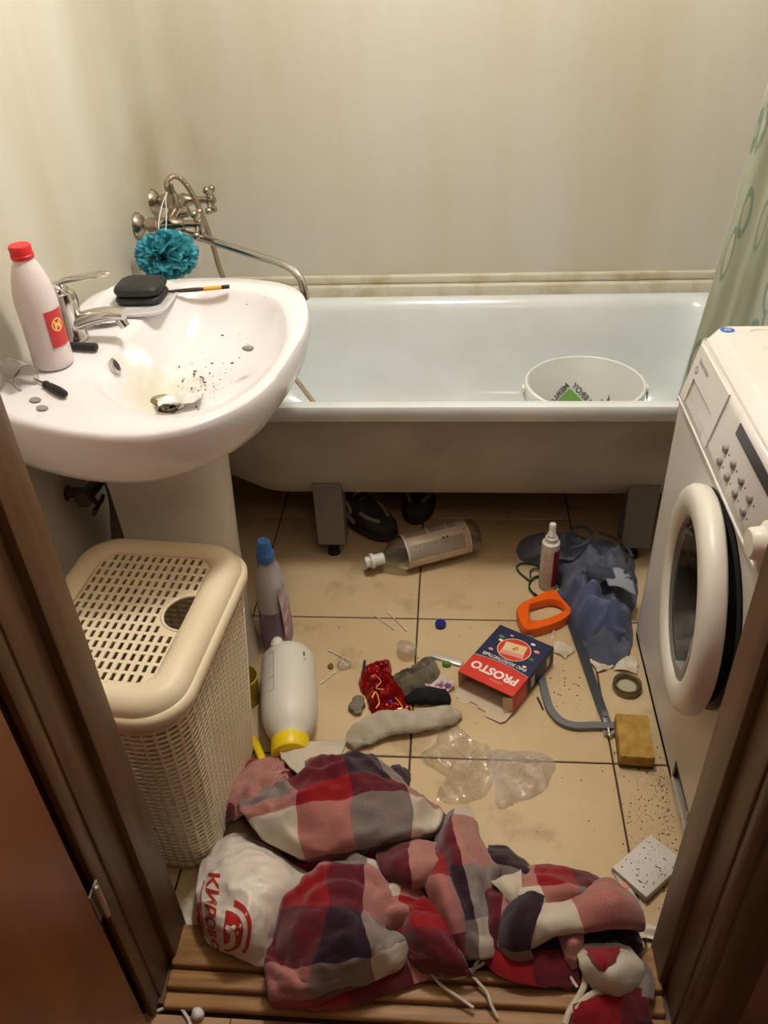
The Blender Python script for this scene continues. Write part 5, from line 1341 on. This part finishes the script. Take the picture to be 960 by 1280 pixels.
# jar lid ring, sponge, paper scraps, drawer cover
rg = thing('jar_lid', 'olive metal jar lid lying open side up by the washing machine', 'lid', (0.420, 1.415, 0))
part('lid_wall', lat((0.420, 1.415, 0), (0, 0, 1), [(0.032, 0.0), (0.034, 0.003), (0.034, 0.020), (0.032, 0.023), (0.028, 0.020), (0.027, 0.005), (0.0005, 0.004)], 32), mat('olive_metal', (128, 116, 86), 0.35, 0.6), rg)
part('lid_seal', lat((0.420, 1.415, 0.0045), (0, 0, 1), [(0.024, 0), (0.022, 0.003), (0.010, 0.003), (0.0005, 0.001)], 28), mat('dull_glass', (176, 166, 140), 0.2), rg)
m_spng = mat('yellow_sponge', (204, 164, 84), 0.95, col2=(176, 136, 62), scale=40, bump=0.8, bscale=260)
Ms = Matrix.Translation((0.4065, 1.243, 0)) @ Matrix.Rotation(radians(-3), 4, 'Z')
sg = thing('sponge', 'yellow kitchen sponge lying against the washing machine', 'sponge', (0.4065, 1.243, 0))
part('foam', xf(rbox(-0.037, 0.037, -0.060, 0.060, 0.008, 0.040, 0.004, 2), Ms), m_spng, sg)
part('scourer_layer', xf(rbox(-0.037, 0.037, -0.060, 0.060, 0.0005, 0.009, 0.002, 1), Ms), mat('scourer_olive', (98, 86, 48), 0.95, bump=0.8, bscale=300), sg)
m_paper = mat('dirty_paper', (214, 202, 182), 0.8, col2=(190, 172, 146), scale=24)
for k, (x, y, w, d, r, lb) in enumerate(((0.372, 1.492, 0.050, 0.045, 0.3, 'torn white paper scrap in front of the jeans'), (0.432, 1.490, 0.055, 0.05, -0.2, 'torn paper scrap between jeans and jar lid'),
                                   (0.278, 1.535, 0.04, 0.05, 0.9, 'ragged white paper poking out behind the rice box'), (-0.513, 0.812, 0.04, 0.055, 0.2, 'folded white paper piece beside the left door post'), (0.362, 0.818, 0.045, 0.03, -0.1, 'dirty white broken tile piece by the right door post'))):
    vf, u = scrap((x, y, 0.0008), w, d, r, 71 + k * 3, 0.010)
    solo('paper_scrap', vf, m_paper, lb, 'paper', 'paper scraps on the floor', solid=0.0006, fix=False)
m_dirtyw = mat('grimy_white_plastic', (206, 200, 190), 0.4, col2=(186, 176, 160), scale=12)
pc = Vector((0.3865, 0.944, 0)); pxa = Vector((0.054, -0.062, 0)).normalized()
Mp = frame((pc.x, pc.y, 0.003), pxa, (-0.04, 0.05, 1))
dc = thing('filter_cover', 'grimy white plastic cover lying before the washing machine', 'cover', (pc.x, pc.y, 0))
Lw, Lh = 0.082, 0.116
part('cover_plate', xf(rbox(-Lw / 2, Lw / 2, -Lh / 2, Lh / 2, 0.012, 0.0155, 0.0015, 2), Mp), m_dirtyw, dc)
part('cover_lip', xf(join(box(-Lw / 2, Lw / 2, Lh / 2 - 0.002, Lh / 2, 0.0, 0.013), box(-Lw / 2, Lw / 2, -Lh / 2, -Lh / 2 + 0.002, 0.0, 0.013), box(-Lw / 2, -Lw / 2 + 0.002, -Lh / 2, Lh / 2, 0.0, 0.013), box(Lw / 2 - 0.002, Lw / 2, -Lh / 2, Lh / 2, 0.0, 0.013)), Mp), m_dirtyw, dc, smooth=False)
part('dirt_specks', xf(crumbs([(random.uniform(-0.036, 0.036), random.uniform(-0.05, 0.052), 0.0156, random.choice((0.0008, 0.001, 0.0016))) for k in range(60)]), Mp), m_crumb, dc, smooth=False, kind='stuff')
bp_ = thing('broken_plastic', 'broken strip of white plastic with pink piece under the cover', 'scrap', (0.338, 0.90, 0))
part('strip', xf(join(rbox(-0.008, 0.008, -0.045, 0.045, 0.001, 0.006, 0.001, 1), rbox(-0.011, -0.006, -0.045, 0.02, 0.001, 0.011, 0.001, 1)), Matrix.Translation((0.340, 0.900, 0)) @ Matrix.Rotation(radians(22), 4, 'Z')), m_dirtyw, bp_)
part('pink_piece', xf(rbox(-0.012, 0.012, -0.007, 0.007, 0.006, 0.008, 0.0008, 1), Matrix.Translation((0.330, 0.905, 0)) @ Matrix.Rotation(radians(15), 4, 'Z')), mat('pink_card', (222, 150, 130), 0.6), bp_)
# grit swept against the machine and scattered everywhere
g_ = []
for k in range(420):
    y = random.triangular(0.80, 1.30, 1.08); x = 0.462 - abs(random.gauss(0, 0.05))
    if x > 0.28: g_.append((x, y, 0.0003, random.choice((0.0008, 0.001, 0.0012, 0.0018))))
for k in range(150):
    g_.append((random.uniform(-0.40, 0.45), random.uniform(1.0, 1.95), 0.0003, random.choice((0.0006, 0.0008, 0.001, 0.0016))))
for k in range(40):
    g_.append((0.25 + random.gauss(0, 0.03), 1.40 + random.gauss(0, 0.05), 0.0003, random.choice((0.0008, 0.001, 0.002))))
solo('floor_grit', crumbs(g_), m_crumb, 'dark grit and crumbs strewn over the tiles', 'dirt', kind='stuff', smooth=False)
# white cord end with crumpled ball on the hallway floor
wc = thing('white_cord_scrap', 'white cord with crumpled knob at the threshold on the left', 'cord', (-0.46, 0.615, 0))
part('cord', tube(spline([(-0.512, 0.636, 0.003), (-0.490, 0.643, 0.006), (-0.473, 0.643, 0.008), (-0.459, 0.632, 0.006), (-0.447, 0.618, 0.004), (-0.441, 0.606, 0.003)], 6), 0.0028, 8), m_cord, wc)
part('knob', lump((-0.438, 0.633, 0.001), 0.011, 23.0, (1, 1, 1), amp=0.3), m_wrap, wc)

# ================================================================== PRINTED CARRIER BAG
def ground(x, y):
    if y > 0.78: return 0.002
    if y > 0.70: return 0.036
    if y > 0.665: return 0.029
    if y > 0.635: return 0.019
    return 0.003
m_bag = mat('white_carrier_film', (222, 208, 194), 0.35, sss=0.05, bump=0.12, bscale=60)
m_bagr = mat('bag_red_print', (180, 44, 40), 0.45)
BG = [[(-0.492, 0.929, 0.020), (-0.448, 0.965, 0.040), (-0.386, 0.943, 0.050), (-0.311, 0.904, 0.040)],
      [(-0.483, 0.862, 0.070), (-0.406, 0.845, 0.120), (-0.333, 0.844, 0.120), (-0.260, 0.858, 0.060)],
      [(-0.469, 0.797, 0.090), (-0.392, 0.764, 0.140), (-0.333, 0.769, 0.130), (-0.282, 0.807, 0.060)],
      [(-0.456, 0.763, 0.070), (-0.391, 0.726, 0.120), (-0.341, 0.725, 0.110), (-0.305, 0.751, 0.070)],
      [(-0.441, 0.738, 0.045), (-0.399, 0.721, 0.045), (-0.351, 0.703, 0.045), (-0.311, 0.699, 0.040)]]
BWR, BWS = 0.009, 18
cb = thing('carrier_bag', 'white carrier bag with red lettering half under the blanket', 'bag', (-0.41, 0.83, 0))
bv, bf, bu_ = patch(BG, sub=20, wr=BWR, wsc=BWS, floorz=ground, seed=5)
part('bag_film', (bv, bf), m_bag, cb, fix=False, angle=80, solid=0.0008)
bev_f = patch_eval(BG)
def on_bag(s, t, d=0.0022):
    p = bev_f(s, t); q = bev_f(s + 0.02, t); r = bev_f(s, t + 0.02)
    n = (Vector(r) - Vector(p)).cross(Vector(q) - Vector(p)); n.normalize()
    if n.z < 0: n = -n
    x, y, z = p
    q3 = Vector((x + 5, y, z)) * BWS
    q3 += 0.6 * noise.noise_vector(q3 * 0.45)
    z2 = z + BWR * (0.55 - 2.0 * abs(noise.noise(q3)) + 0.35 * fractal((x, y + 5, z), BWS * 2.6, 3))
    x += 0.5 * BWR * fractal((x + 10, y, z2), BWS, 2); z = z2
    return (x + n.x * d, y + n.y * d, max(z, ground(x, y)) + n.z * d)
def bagmap(vf, d=0.0022):   # x runs down the bag, y towards its right
    return mapvf(vf, lambda x, y, z: on_bag(y, x, d))
def densify(vf, cuts=2):
    bm = bmesh.new(); vs2 = [bm.verts.new(p) for p in vf[0]]
    for f in vf[1]:
        try: bm.faces.new([vs2[i] for i in f])
        except ValueError: pass
    for _ in range(cuts):
        bmesh.ops.triangulate(bm, faces=[f for f in bm.faces if len(f.verts) > 4])
        bmesh.ops.subdivide_edges(bm, edges=[e for e in bm.edges if e.calc_length() > 0.12], cuts=1, use_grid_fill=True)
    bm.verts.index_update()
    out = [tuple(v.co) for v in bm.verts], [tuple(v.index for v in f.verts) for f in bm.faces]
    bm.free(); return out
tv = text_vf('КИРОВС', 0.92, 0.02)
tv = [(x * 0.74 + 2.62, y * 0.50 + 0.50, 0) for x, y, z in tv[0]], tv[1]
part('printed_word', bagmap(densify(tv)), m_bagr, cb, fix=False)
part('printed_line', bagmap(grid2(1.45, 3.6, 0.20, 0.235, 12, 1)), m_bagr, cb, fix=False)
half = disc2(3.05, 0.95, 0.85, 0.62, 20, 0, 0, pi)
part('printed_emblem', bagmap(densify(half)), m_bagr, cb, fix=False)
part('printed_arc', bagmap(disc2(3.05, 0.98, 1.2, 0.85, 18, 0.86, 0.55 * pi * 0.55, pi * 0.93)), m_bagr, cb, fix=False)
part('emblem_cutout', bagmap(disc2(3.25, 0.97, 0.50, 0.40, 18, 0.55, 0.0, pi * 0.95), 0.0034), m_bag, cb, fix=False)
part('printed_blot', bagmap(densify(disc2(2.9, 0.14, 0.75, 0.14, 16, 0, pi, 2 * pi))), m_bagr, cb, fix=False)

# ================================================================== PLAID BLANKET
def plaid():
    M = bpy.data.materials.new('plaid_wool'); M.use_nodes = True
    nt = M.node_tree; N = nt.nodes; L = nt.links; b = N['Principled BSDF']
    b.inputs['Roughness'].default_value = 0.95; b.inputs['Sheen Weight'].default_value = 0.25; b.inputs['Specular IOR Level'].default_value = 0.2
    uv = N.new('ShaderNodeTexCoord'); sp_ = N.new('ShaderNodeSeparateXYZ'); L.new(uv.outputs['UV'], sp_.inputs[0])
    cols = []
    for ax_ in (0, 1):
        a = N.new('ShaderNodeMath'); a.operation = 'DIVIDE'; a.inputs[1].default_value = 3.0; L.new(sp_.outputs[ax_], a.inputs[0])
        f = N.new('ShaderNodeMath'); f.operation = 'FRACT'; L.new(a.outputs[0], f.inputs[0])
        r = N.new('ShaderNodeValToRGB'); r.color_ramp.interpolation = 'CONSTANT'; e = r.color_ramp.elements
        e[0].position = 0; e[0].color = lin((200, 186, 166)); e[1].position = 1 / 3; e[1].color = lin((138, 17, 25))
        x = e.new(2 / 3); x.color = lin((46, 25, 38))
        L.new(f.outputs[0], r.inputs['Fac']); cols.append(r.outputs['Color'])
    # twill: warp and weft come to the top in turn
    sm = N.new('ShaderNodeMath'); sm.operation = 'ADD'; L.new(sp_.outputs[0], sm.inputs[0]); L.new(sp_.outputs[1], sm.inputs[1])
    ml = N.new('ShaderNodeMath'); ml.operation = 'MULTIPLY'; ml.inputs[1].default_value = 230.0; L.new(sm.outputs[0], ml.inputs[0])
    sn = N.new('ShaderNodeMath'); sn.operation = 'SINE'; L.new(ml.outputs[0], sn.inputs[0])
    nz = N.new('ShaderNodeTexNoise'); nz.inputs['Scale'].default_value = 45; L.new(uv.outputs['UV'], nz.inputs['Vector'])
    k = N.new('ShaderNodeMath'); k.operation = 'MULTIPLY_ADD'; k.inputs[1].default_value = 0.18; L.new(sn.outputs[0], k.inputs[0])
    ad = N.new('ShaderNodeMath'); ad.operation = 'MULTIPLY_ADD'; ad.inputs[1].default_value = 0.5; ad.inputs[2].default_value = 0.22; L.new(nz.outputs['Fac'], ad.inputs[0]); L.new(ad.outputs[0], k.inputs[2])
    mx = N.new('ShaderNodeMix'); mx.data_type = 'RGBA'; L.new(k.outputs[0], mx.inputs[0])
    for cc, sock in zip(cols, (6, 7)):
        gm = N.new('ShaderNodeGamma'); gm.inputs[1].default_value = 0.5; L.new(cc, gm.inputs[0]); L.new(gm.outputs[0], mx.inputs[sock])
    g2 = N.new('ShaderNodeGamma'); g2.inputs[1].default_value = 2.0; L.new(mx.outputs[2], g2.inputs[0])
    L.new(g2.outputs[0], b.inputs['Base Color'])
    bp = N.new('ShaderNodeBump'); bp.inputs['Strength'].default_value = 0.3; bp.inputs['Distance'].default_value = 0.003
    L.new(k.outputs[0], bp.inputs['Height']); L.new(bp.outputs['Normal'], b.inputs['Normal'])
    return M
m_plaid = plaid()
BL = []
def bp3(G_, us, vs3, wr=0.006, seed=0): BL.append(patch(G_, us, vs3, 14, wr * 2.6, 14, ground, seed))
# upper fold with its rows of checks
bp3([[(-0.367, 0.963, 0.020), (-0.284, 0.928, 0.020), (-0.185, 0.950, 0.020), (-0.073, 0.973, 0.020), (-0.028, 0.987, 0.020)],
     [(-0.367, 0.918, 0.085), (-0.277, 0.881, 0.100), (-0.179, 0.898, 0.110), (-0.073, 0.929, 0.100), (-0.024, 0.971, 0.060)],
     [(-0.394, 0.945, 0.110), (-0.300, 0.952, 0.150), (-0.193, 0.976, 0.160), (-0.083, 1.004, 0.130), (-0.012, 1.016, 0.060)],
     [(-0.418, 0.974, 0.100), (-0.306, 0.984, 0.160), (-0.202, 1.024, 0.170), (-0.119, 1.045, 0.120), (-0.048, 1.053, 0.040)],
     [(-0.440, 1.012, 0.070), (-0.347, 1.046, 0.120), (-0.231, 1.098, 0.130), (-0.157, 1.123, 0.080), (-0.095, 1.095, 0.025)],
     [(-0.454, 1.074, 0.020), (-0.365, 1.109, 0.060), (-0.242, 1.146, 0.060), (-0.157, 1.158, 0.020), (-0.092, 1.097, 0.008)]], [0, 1, 2, 3, 4], [-.35, 0.02, 1, 2, 2.9, 3.4], 0.007, 1)
# pink corner at the back left, pale corner behind
bp3([[(-0.502, 1.089, 0.010), (-0.443, 1.117, 0.040), (-0.375, 1.135, 0.070)], [(-0.475, 1.032, 0.050), (-0.407, 1.042, 0.090), (-0.329, 1.037, 0.120)], [(-0.444, 0.984, 0.050), (-0.394, 0.980, 0.090), (-0.332, 0.989, 0.120)]], [0.05, 0.5, 0.95], [1.1, 1.5, 1.9], 0.008, 2)
bp3([[(-0.511, 1.082, 0.005), (-0.488, 1.142, 0.010), (-0.418, 1.159, 0.020)], [(-0.496, 1.022, 0.030), (-0.452, 1.026, 0.060), (-0.408, 1.047, 0.060)], [(-0.472, 0.989, 0.030), (-0.429, 0.986, 0.060), (-0.393, 0.995, 0.070)]], [1.1, 1.5, 2.0], [1.1, 1.8, 2.6], 0.006, 3)
bp3([[(-0.382, 1.147, 0.060), (-0.312, 1.165, 0.070), (-0.230, 1.183, 0.060)], [(-0.340, 1.077, 0.110), (-0.289, 1.079, 0.115), (-0.239, 1.085, 0.115)], [(-0.300, 1.033, 0.135), (-0.279, 1.018, 0.140), (-0.264, 1.032, 0.138)]], [0.1, 0.5, 0.9], [0.1, 0.5, 0.9], 0.004, 4)
# large billow at the lower left
bp3([[(-0.261, 0.871, 0.060), (-0.213, 0.901, 0.070), (-0.155, 0.898, 0.070), (-0.111, 0.874, 0.060)],
     [(-0.278, 0.822, 0.100), (-0.221, 0.841, 0.125), (-0.154, 0.841, 0.120), (-0.110, 0.829, 0.090)],
     [(-0.305, 0.780, 0.100), (-0.214, 0.752, 0.150), (-0.159, 0.755, 0.140), (-0.114, 0.764, 0.100)],
     [(-0.321, 0.719, 0.090), (-0.216, 0.704, 0.145), (-0.142, 0.716, 0.135), (-0.093, 0.750, 0.090)],
     [(-0.318, 0.687, 0.080), (-0.220, 0.673, 0.120), (-0.130, 0.695, 0.115), (-0.076, 0.736, 0.080)],
     [(-0.306, 0.650, 0.060), (-0.234, 0.648, 0.080), (-0.128, 0.686, 0.080), (-0.068, 0.730, 0.060)],
     [(-0.297, 0.641, 0.035), (-0.228, 0.646, 0.038), (-0.125, 0.688, 0.038), (-0.059, 0.722, 0.038)]], [1.02, 2, 3, 3.7], [0.6, 1.1, 2.0, 2.55, 3, 3.8, 4.3], 0.0085, 5)
bp3([[(-0.260, 0.655, 0.050), (-0.167, 0.676, 0.060), (-0.080, 0.718, 0.055), (-0.003, 0.738, 0.055)], [(-0.245, 0.643, 0.045), (-0.160, 0.663, 0.048), (-0.070, 0.704, 0.045), (0.001, 0.726, 0.045)], [(-0.239, 0.645, 0.022), (-0.154, 0.658, 0.025), (-0.064, 0.690, 0.036), (0.006, 0.715, 0.036)]], [1.4, 2.1, 2.95, 3.8], [4.05, 4.5, 4.95], 0.003, 6)
# twisted middle
bp3([[(-0.150, 0.933, 0.050), (-0.080, 0.934, 0.080), (-0.017, 0.930, 0.070)], [(-0.133, 0.870, 0.100), (-0.075, 0.858, 0.135), (-0.018, 0.876, 0.115)], [(-0.117, 0.848, 0.090), (-0.072, 0.829, 0.115), (-0.031, 0.849, 0.095)], [(-0.105, 0.861, 0.040), (-0.073, 0.851, 0.050), (-0.043, 0.858, 0.050)]], [2.1, 3, 3.9], [1.1, 1.4, 1.7, 1.95], 0.004, 7)
bp3([[(-0.143, 0.879, 0.040), (-0.096, 0.879, 0.060), (-0.034, 0.859, 0.050)], [(-0.153, 0.808, 0.080), (-0.102, 0.812, 0.100), (-0.045, 0.811, 0.080)], [(-0.125, 0.774, 0.080), (-0.078, 0.783, 0.100), (-0.044, 0.781, 0.080)], [(-0.089, 0.757, 0.060), (-0.066, 0.757, 0.080), (-0.046, 0.759, 0.060)]], [3.05, 3.8, 4.9], [0.6, 1.0, 1.6, 2.0], 0.008, 8)
bp3([[(-0.039, 0.915, 0.070), (-0.017, 0.901, 0.100), (0.004, 0.905, 0.080)], [(-0.043, 0.849, 0.100), (-0.017, 0.832, 0.135), (0.007, 0.845, 0.110)], [(-0.033, 0.806, 0.090), (-0.004, 0.788, 0.130), (0.021, 0.809, 0.100)], [(-0.009, 0.766, 0.070), (0.011, 0.753, 0.105), (0.031, 0.770, 0.080)], [(0.008, 0.736, 0.045), (0.025, 0.724, 0.070), (0.042, 0.740, 0.050)]], [1.05, 1.5, 1.95], [1.95, 1.0, 0.5, 0.05, -.6], 0.003, 9)
bp3([[(-0.105, 0.821, 0.050), (-0.055, 0.819, 0.075), (-0.015, 0.800, 0.075)], [(-0.095, 0.769, 0.070), (-0.045, 0.758, 0.110), (-0.000, 0.756, 0.090)], [(-0.076, 0.727, 0.070), (-0.028, 0.715, 0.100), (0.022, 0.717, 0.080)], [(-0.056, 0.708, 0.045), (-0.008, 0.700, 0.050), (0.044, 0.702, 0.045)]], [1.1, 1.5, 1.9], [1.3, 1.9, 2.3, 2.8], 0.008, 10)
bp3([[(-0.018, 0.995, 0.040), (0.007, 1.026, 0.050), (0.034, 1.055, 0.020)], [(-0.027, 0.937, 0.080), (0.006, 0.936, 0.115), (0.054, 0.973, 0.050)], [(-0.016, 0.875, 0.090), (0.025, 0.853, 0.140), (0.087, 0.904, 0.060)], [(-0.004, 0.846, 0.080), (0.033, 0.817, 0.135), (0.083, 0.865, 0.060)], [(0.017, 0.789, 0.070), (0.044, 0.767, 0.115), (0.071, 0.798, 0.070)], [(0.025, 0.734, 0.045), (0.052, 0.721, 0.075), (0.079, 0.742, 0.050)]], [2.1, 3.0, 3.9], [0.8, 1.3, 2.0, 2.5, 3.0, 3.6], 0.005, 11)
bp3([[(0.072, 0.971, 0.010), (0.110, 0.966, 0.015), (0.153, 0.934, 0.010)], [(0.072, 0.917, 0.060), (0.108, 0.908, 0.065), (0.148, 0.896, 0.050)], [(0.081, 0.893, 0.050), (0.110, 0.879, 0.060), (0.139, 0.880, 0.050)]], [2.1, 2.5, 2.95], [2.2, 2.7, 3.6], 0.004, 12)
bp3([[(0.038, 0.853, 0.060), (0.081, 0.854, 0.085), (0.114, 0.861, 0.075), (0.134, 0.883, 0.060)], [(0.049, 0.799, 0.060), (0.079, 0.793, 0.090), (0.102, 0.797, 0.085), (0.121, 0.821, 0.070)], [(0.062, 0.750, 0.045), (0.078, 0.746, 0.065), (0.092, 0.750, 0.065), (0.105, 0.766, 0.050)]], [2.1, 2.9, 3.2, 3.9], [1.9, 1.3, 1.02], 0.005, 13)
bp3([[(0.078, 0.854, 0.085), (0.101, 0.855, 0.100), (0.130, 0.881, 0.080)], [(0.097, 0.827, 0.095), (0.111, 0.825, 0.110), (0.127, 0.838, 0.100)], [(0.111, 0.807, 0.090), (0.118, 0.807, 0.095), (0.126, 0.816, 0.090)]], [0.1, .5, .9], [.1, .5, .9], 0.003, 14)
# right-hand mass
bp3([[(0.120, 0.919, 0.010), (0.164, 0.928, 0.020), (0.221, 0.931, 0.020), (0.306, 0.904, 0.010)], [(0.121, 0.867, 0.070), (0.159, 0.870, 0.085), (0.217, 0.870, 0.090), (0.290, 0.860, 0.070)], [(0.123, 0.832, 0.100), (0.160, 0.831, 0.115), (0.216, 0.831, 0.115), (0.277, 0.830, 0.100)], [(0.125, 0.810, 0.090), (0.167, 0.810, 0.100), (0.217, 0.818, 0.090), (0.273, 0.823, 0.080)]], [.4, 1, 1.8, 3], [1.95, 1.4, 0.95, 0.3], 0.004, 15)
bp3([[(0.161, 0.827, 0.085), (0.193, 0.811, 0.100), (0.219, 0.821, 0.100), (0.283, 0.861, 0.100), (0.324, 0.846, 0.080)], [(0.151, 0.795, 0.110), (0.187, 0.782, 0.120), (0.220, 0.789, 0.125), (0.277, 0.811, 0.150), (0.332, 0.815, 0.100)], [(0.141, 0.766, 0.110), (0.179, 0.765, 0.120), (0.224, 0.770, 0.125), (0.285, 0.785, 0.145), (0.339, 0.797, 0.090)], [(0.139, 0.744, 0.080), (0.177, 0.757, 0.100), (0.230, 0.762, 0.110), (0.294, 0.772, 0.115), (0.342, 0.791, 0.070)], [(0.145, 0.765, 0.045), (0.187, 0.777, 0.060), (0.237, 0.780, 0.070), (0.302, 0.792, 0.070), (0.344, 0.801, 0.045)]], [3.04, 3.5, 4, 4.5, 4.97], [.05, .35, .6, .9, 1.2], 0.002, 16)
bp3([[(0.132, 0.826, 0.100), (0.150, 0.821, 0.115), (0.167, 0.816, 0.110)], [(0.101, 0.795, 0.100), (0.124, 0.780, 0.130), (0.156, 0.784, 0.120)], [(0.085, 0.775, 0.075), (0.109, 0.750, 0.120), (0.143, 0.755, 0.115)], [(0.085, 0.754, 0.055), (0.110, 0.732, 0.090), (0.138, 0.737, 0.090)], [(0.099, 0.737, 0.040), (0.120, 0.728, 0.050), (0.148, 0.738, 0.050)]], [2.1, 2.5, 2.95], [2.05, 2.4, 2.7, 3.0, 3.8], 0.002, 17)
bp3([[(0.188, 0.782, 0.060), (0.210, 0.777, 0.090), (0.235, 0.775, 0.090)], [(0.198, 0.747, 0.065), (0.212, 0.743, 0.090), (0.230, 0.749, 0.075)], [(0.209, 0.724, 0.040), (0.216, 0.725, 0.050), (0.228, 0.733, 0.045)]], [3.1, 3.4, 3.9], [1.1, 1.5, 1.9], 0.005, 18)
bp3([[(0.212, 0.747, 0.060), (0.251, 0.758, 0.075), (0.313, 0.760, 0.060)], [(0.222, 0.721, 0.075), (0.260, 0.709, 0.105), (0.326, 0.731, 0.060)], [(0.240, 0.705, 0.060), (0.271, 0.685, 0.090), (0.326, 0.714, 0.050)], [(0.254, 0.694, 0.040), (0.286, 0.681, 0.045), (0.316, 0.697, 0.040)]], [.1, .5, .9], [.1, .4, .7, .95], 0.005, 19)
bp3([[(0.237, 0.736, 0.085), (0.258, 0.732, 0.100), (0.293, 0.744, 0.085)], [(0.243, 0.716, 0.098), (0.256, 0.708, 0.112), (0.280, 0.720, 0.100)], [(0.251, 0.700, 0.100), (0.259, 0.695, 0.106), (0.270, 0.704, 0.100)]], [1.1, 1.5, 1.9], [1.1, 1.5, 1.9], 0.002, 20)
bp3([[(0.053, 0.744, 0.050), (0.137, 0.743, 0.060), (0.221, 0.753, 0.055)], [(0.070, 0.719, 0.045), (0.143, 0.715, 0.050), (0.222, 0.722, 0.045)], [(0.092, 0.702, 0.038), (0.151, 0.695, 0.038), (0.224, 0.702, 0.030)]], [1.2, 2, 2.9], [1.15, 1.6, 1.9], 0.004, 21)
bp3([[(0.209, 0.671, 0.035), (0.270, 0.683, 0.050), (0.332, 0.698, 0.045)], [(0.204, 0.653, 0.035), (0.267, 0.660, 0.050), (0.337, 0.678, 0.040)], [(0.201, 0.631, 0.020), (0.265, 0.631, 0.030), (0.338, 0.641, 0.020)]], [1.2, 1.7, 2.8], [1.2, 1.6, 2.2], 0.005, 22)
bp3([[(0.322, 0.748, 0.040), (0.336, 0.740, 0.045), (0.346, 0.729, 0.040)], [(0.319, 0.712, 0.045), (0.333, 0.707, 0.050), (0.344, 0.703, 0.040)], [(0.308, 0.681, 0.040), (0.327, 0.680, 0.045), (0.340, 0.681, 0.040)]], [2.1, 2.5, 2.9], [3.1, 3.5, 3.9], 0.003, 23)
# shadowed under-layer that carries the folds
bp3([[(-0.449, 1.041, 0.010), (-0.247, 1.092, 0.020), (-0.048, 1.055, 0.020), (0.003, 1.023, 0.010)], [(-0.342, 0.940, 0.030), (-0.182, 0.970, 0.050), (-0.029, 0.942, 0.050), (0.119, 0.908, 0.020)], [(-0.287, 0.831, 0.050), (-0.138, 0.832, 0.060), (0.055, 0.832, 0.050), (0.312, 0.868, 0.020)], [(-0.298, 0.714, 0.045), (-0.088, 0.734, 0.055), (0.111, 0.761, 0.050), (0.343, 0.797, 0.030)], [(-0.265, 0.659, 0.036), (-0.087, 0.708, 0.037), (0.123, 0.719, 0.037), (0.328, 0.716, 0.037)]], [1.2, 1.7, 2.3, 2.9], [1.2, 1.7, 2.3, 2.6, 2.9], 0.008, 24)
V = []; F = []; UV = []
for v, f, uvp in BL:
    o = len(V); V += v; UV += uvp; F += [tuple(i + o for i in q) for q in f]
bl = thing('plaid_blanket', 'crumpled red, cream and purple plaid blanket heaped in the doorway', 'blanket', (0.0, 0.86, 0))
part('blanket_cloth', (V, F), m_plaid, bl, fix=False, angle=180, uv=UV, solid=0.005)
m_tas = mat('fringe_wool', (206, 192, 172), 0.95); m_tasg = mat('fringe_wool_grey', (112, 96, 96), 0.95)
for pts, r, mm in (([(0.070, 0.745, 0.055), (0.050, 0.730, 0.050), (0.039, 0.714, 0.042), (0.011, 0.703, 0.040), (-0.014, 0.707, 0.040), (-0.025, 0.713, 0.042)], 0.0035, m_tas),
                   ([(0.065, 0.742, 0.050), (0.059, 0.727, 0.046), (0.036, 0.715, 0.044), (0.014, 0.713, 0.042), (-0.000, 0.722, 0.044)], 0.003, m_tas),
                   ([(0.031, 0.716, 0.042), (0.047, 0.699, 0.040), (0.064, 0.683, 0.036), (0.071, 0.665, 0.032), (0.082, 0.649, 0.022)], 0.003, m_tas),
                   ([(-0.033, 0.707, 0.042), (-0.014, 0.689, 0.038), (0.014, 0.674, 0.034), (0.041, 0.659, 0.030)], 0.003, m_tas),
                   ([(0.234, 0.717, 0.050), (0.230, 0.698, 0.045), (0.218, 0.681, 0.036), (0.203, 0.662, 0.030), (0.194, 0.644, 0.024)], 0.0055, m_tas),
                   ([(0.258, 0.690, 0.050), (0.239, 0.683, 0.045), (0.222, 0.672, 0.040), (0.208, 0.657, 0.032)], 0.006, m_tas),
                   ([(0.214, 0.733, 0.050), (0.208, 0.718, 0.045), (0.212, 0.707, 0.042), (0.219, 0.697, 0.040)], 0.003, m_tas),
                   ([(0.295, 0.684, 0.045), (0.285, 0.669, 0.042), (0.275, 0.654, 0.036), (0.264, 0.641, 0.030)], 0.0022, m_tas),
                   ([(-0.498, 1.030, 0.030), (-0.482, 1.032, 0.050), (-0.461, 1.017, 0.050), (-0.449, 0.998, 0.040)], 0.0035, m_tasg),
                   ([(-0.487, 1.002, 0.020), (-0.471, 1.009, 0.045), (-0.453, 1.010, 0.050), (-0.438, 0.995, 0.040)], 0.0035, m_tasg),
                   ([(-0.478, 0.995, 0.020), (-0.460, 0.994, 0.045), (-0.464, 1.013, 0.050), (-0.480, 1.024, 0.050)], 0.0035, m_tasg)):
    part('tassel', tube(spline(pts, 6), r, 8), mm, bl, label='grey twisted fringe' if mm is m_tasg else 'cream twisted fringe')
part('frayed_end', join(*[tube([(0.194, 0.647, 0.024), tuple(a + b for a, b in zip((0.194, 0.647, 0.024), (random.uniform(-.012, .012), -0.018, -0.004)))], 0.0014, 5) for k in range(7)]), m_tas, bl)
solo('dark_rag', mound([(-0.148, 1.149), (-0.124, 1.164), (-0.099, 1.161), (-0.087, 1.136), (-0.102, 1.115), (-0.132, 1.122)], 0.025, 8, 48, 2.0, 0.010, 60, 55.0), mat('grey_violet_wool', (84, 70, 76), 0.95, bump=0.4, bscale=300), 'bunched dark grey cloth tip sticking out behind the blanket', 'cloth', angle=80)
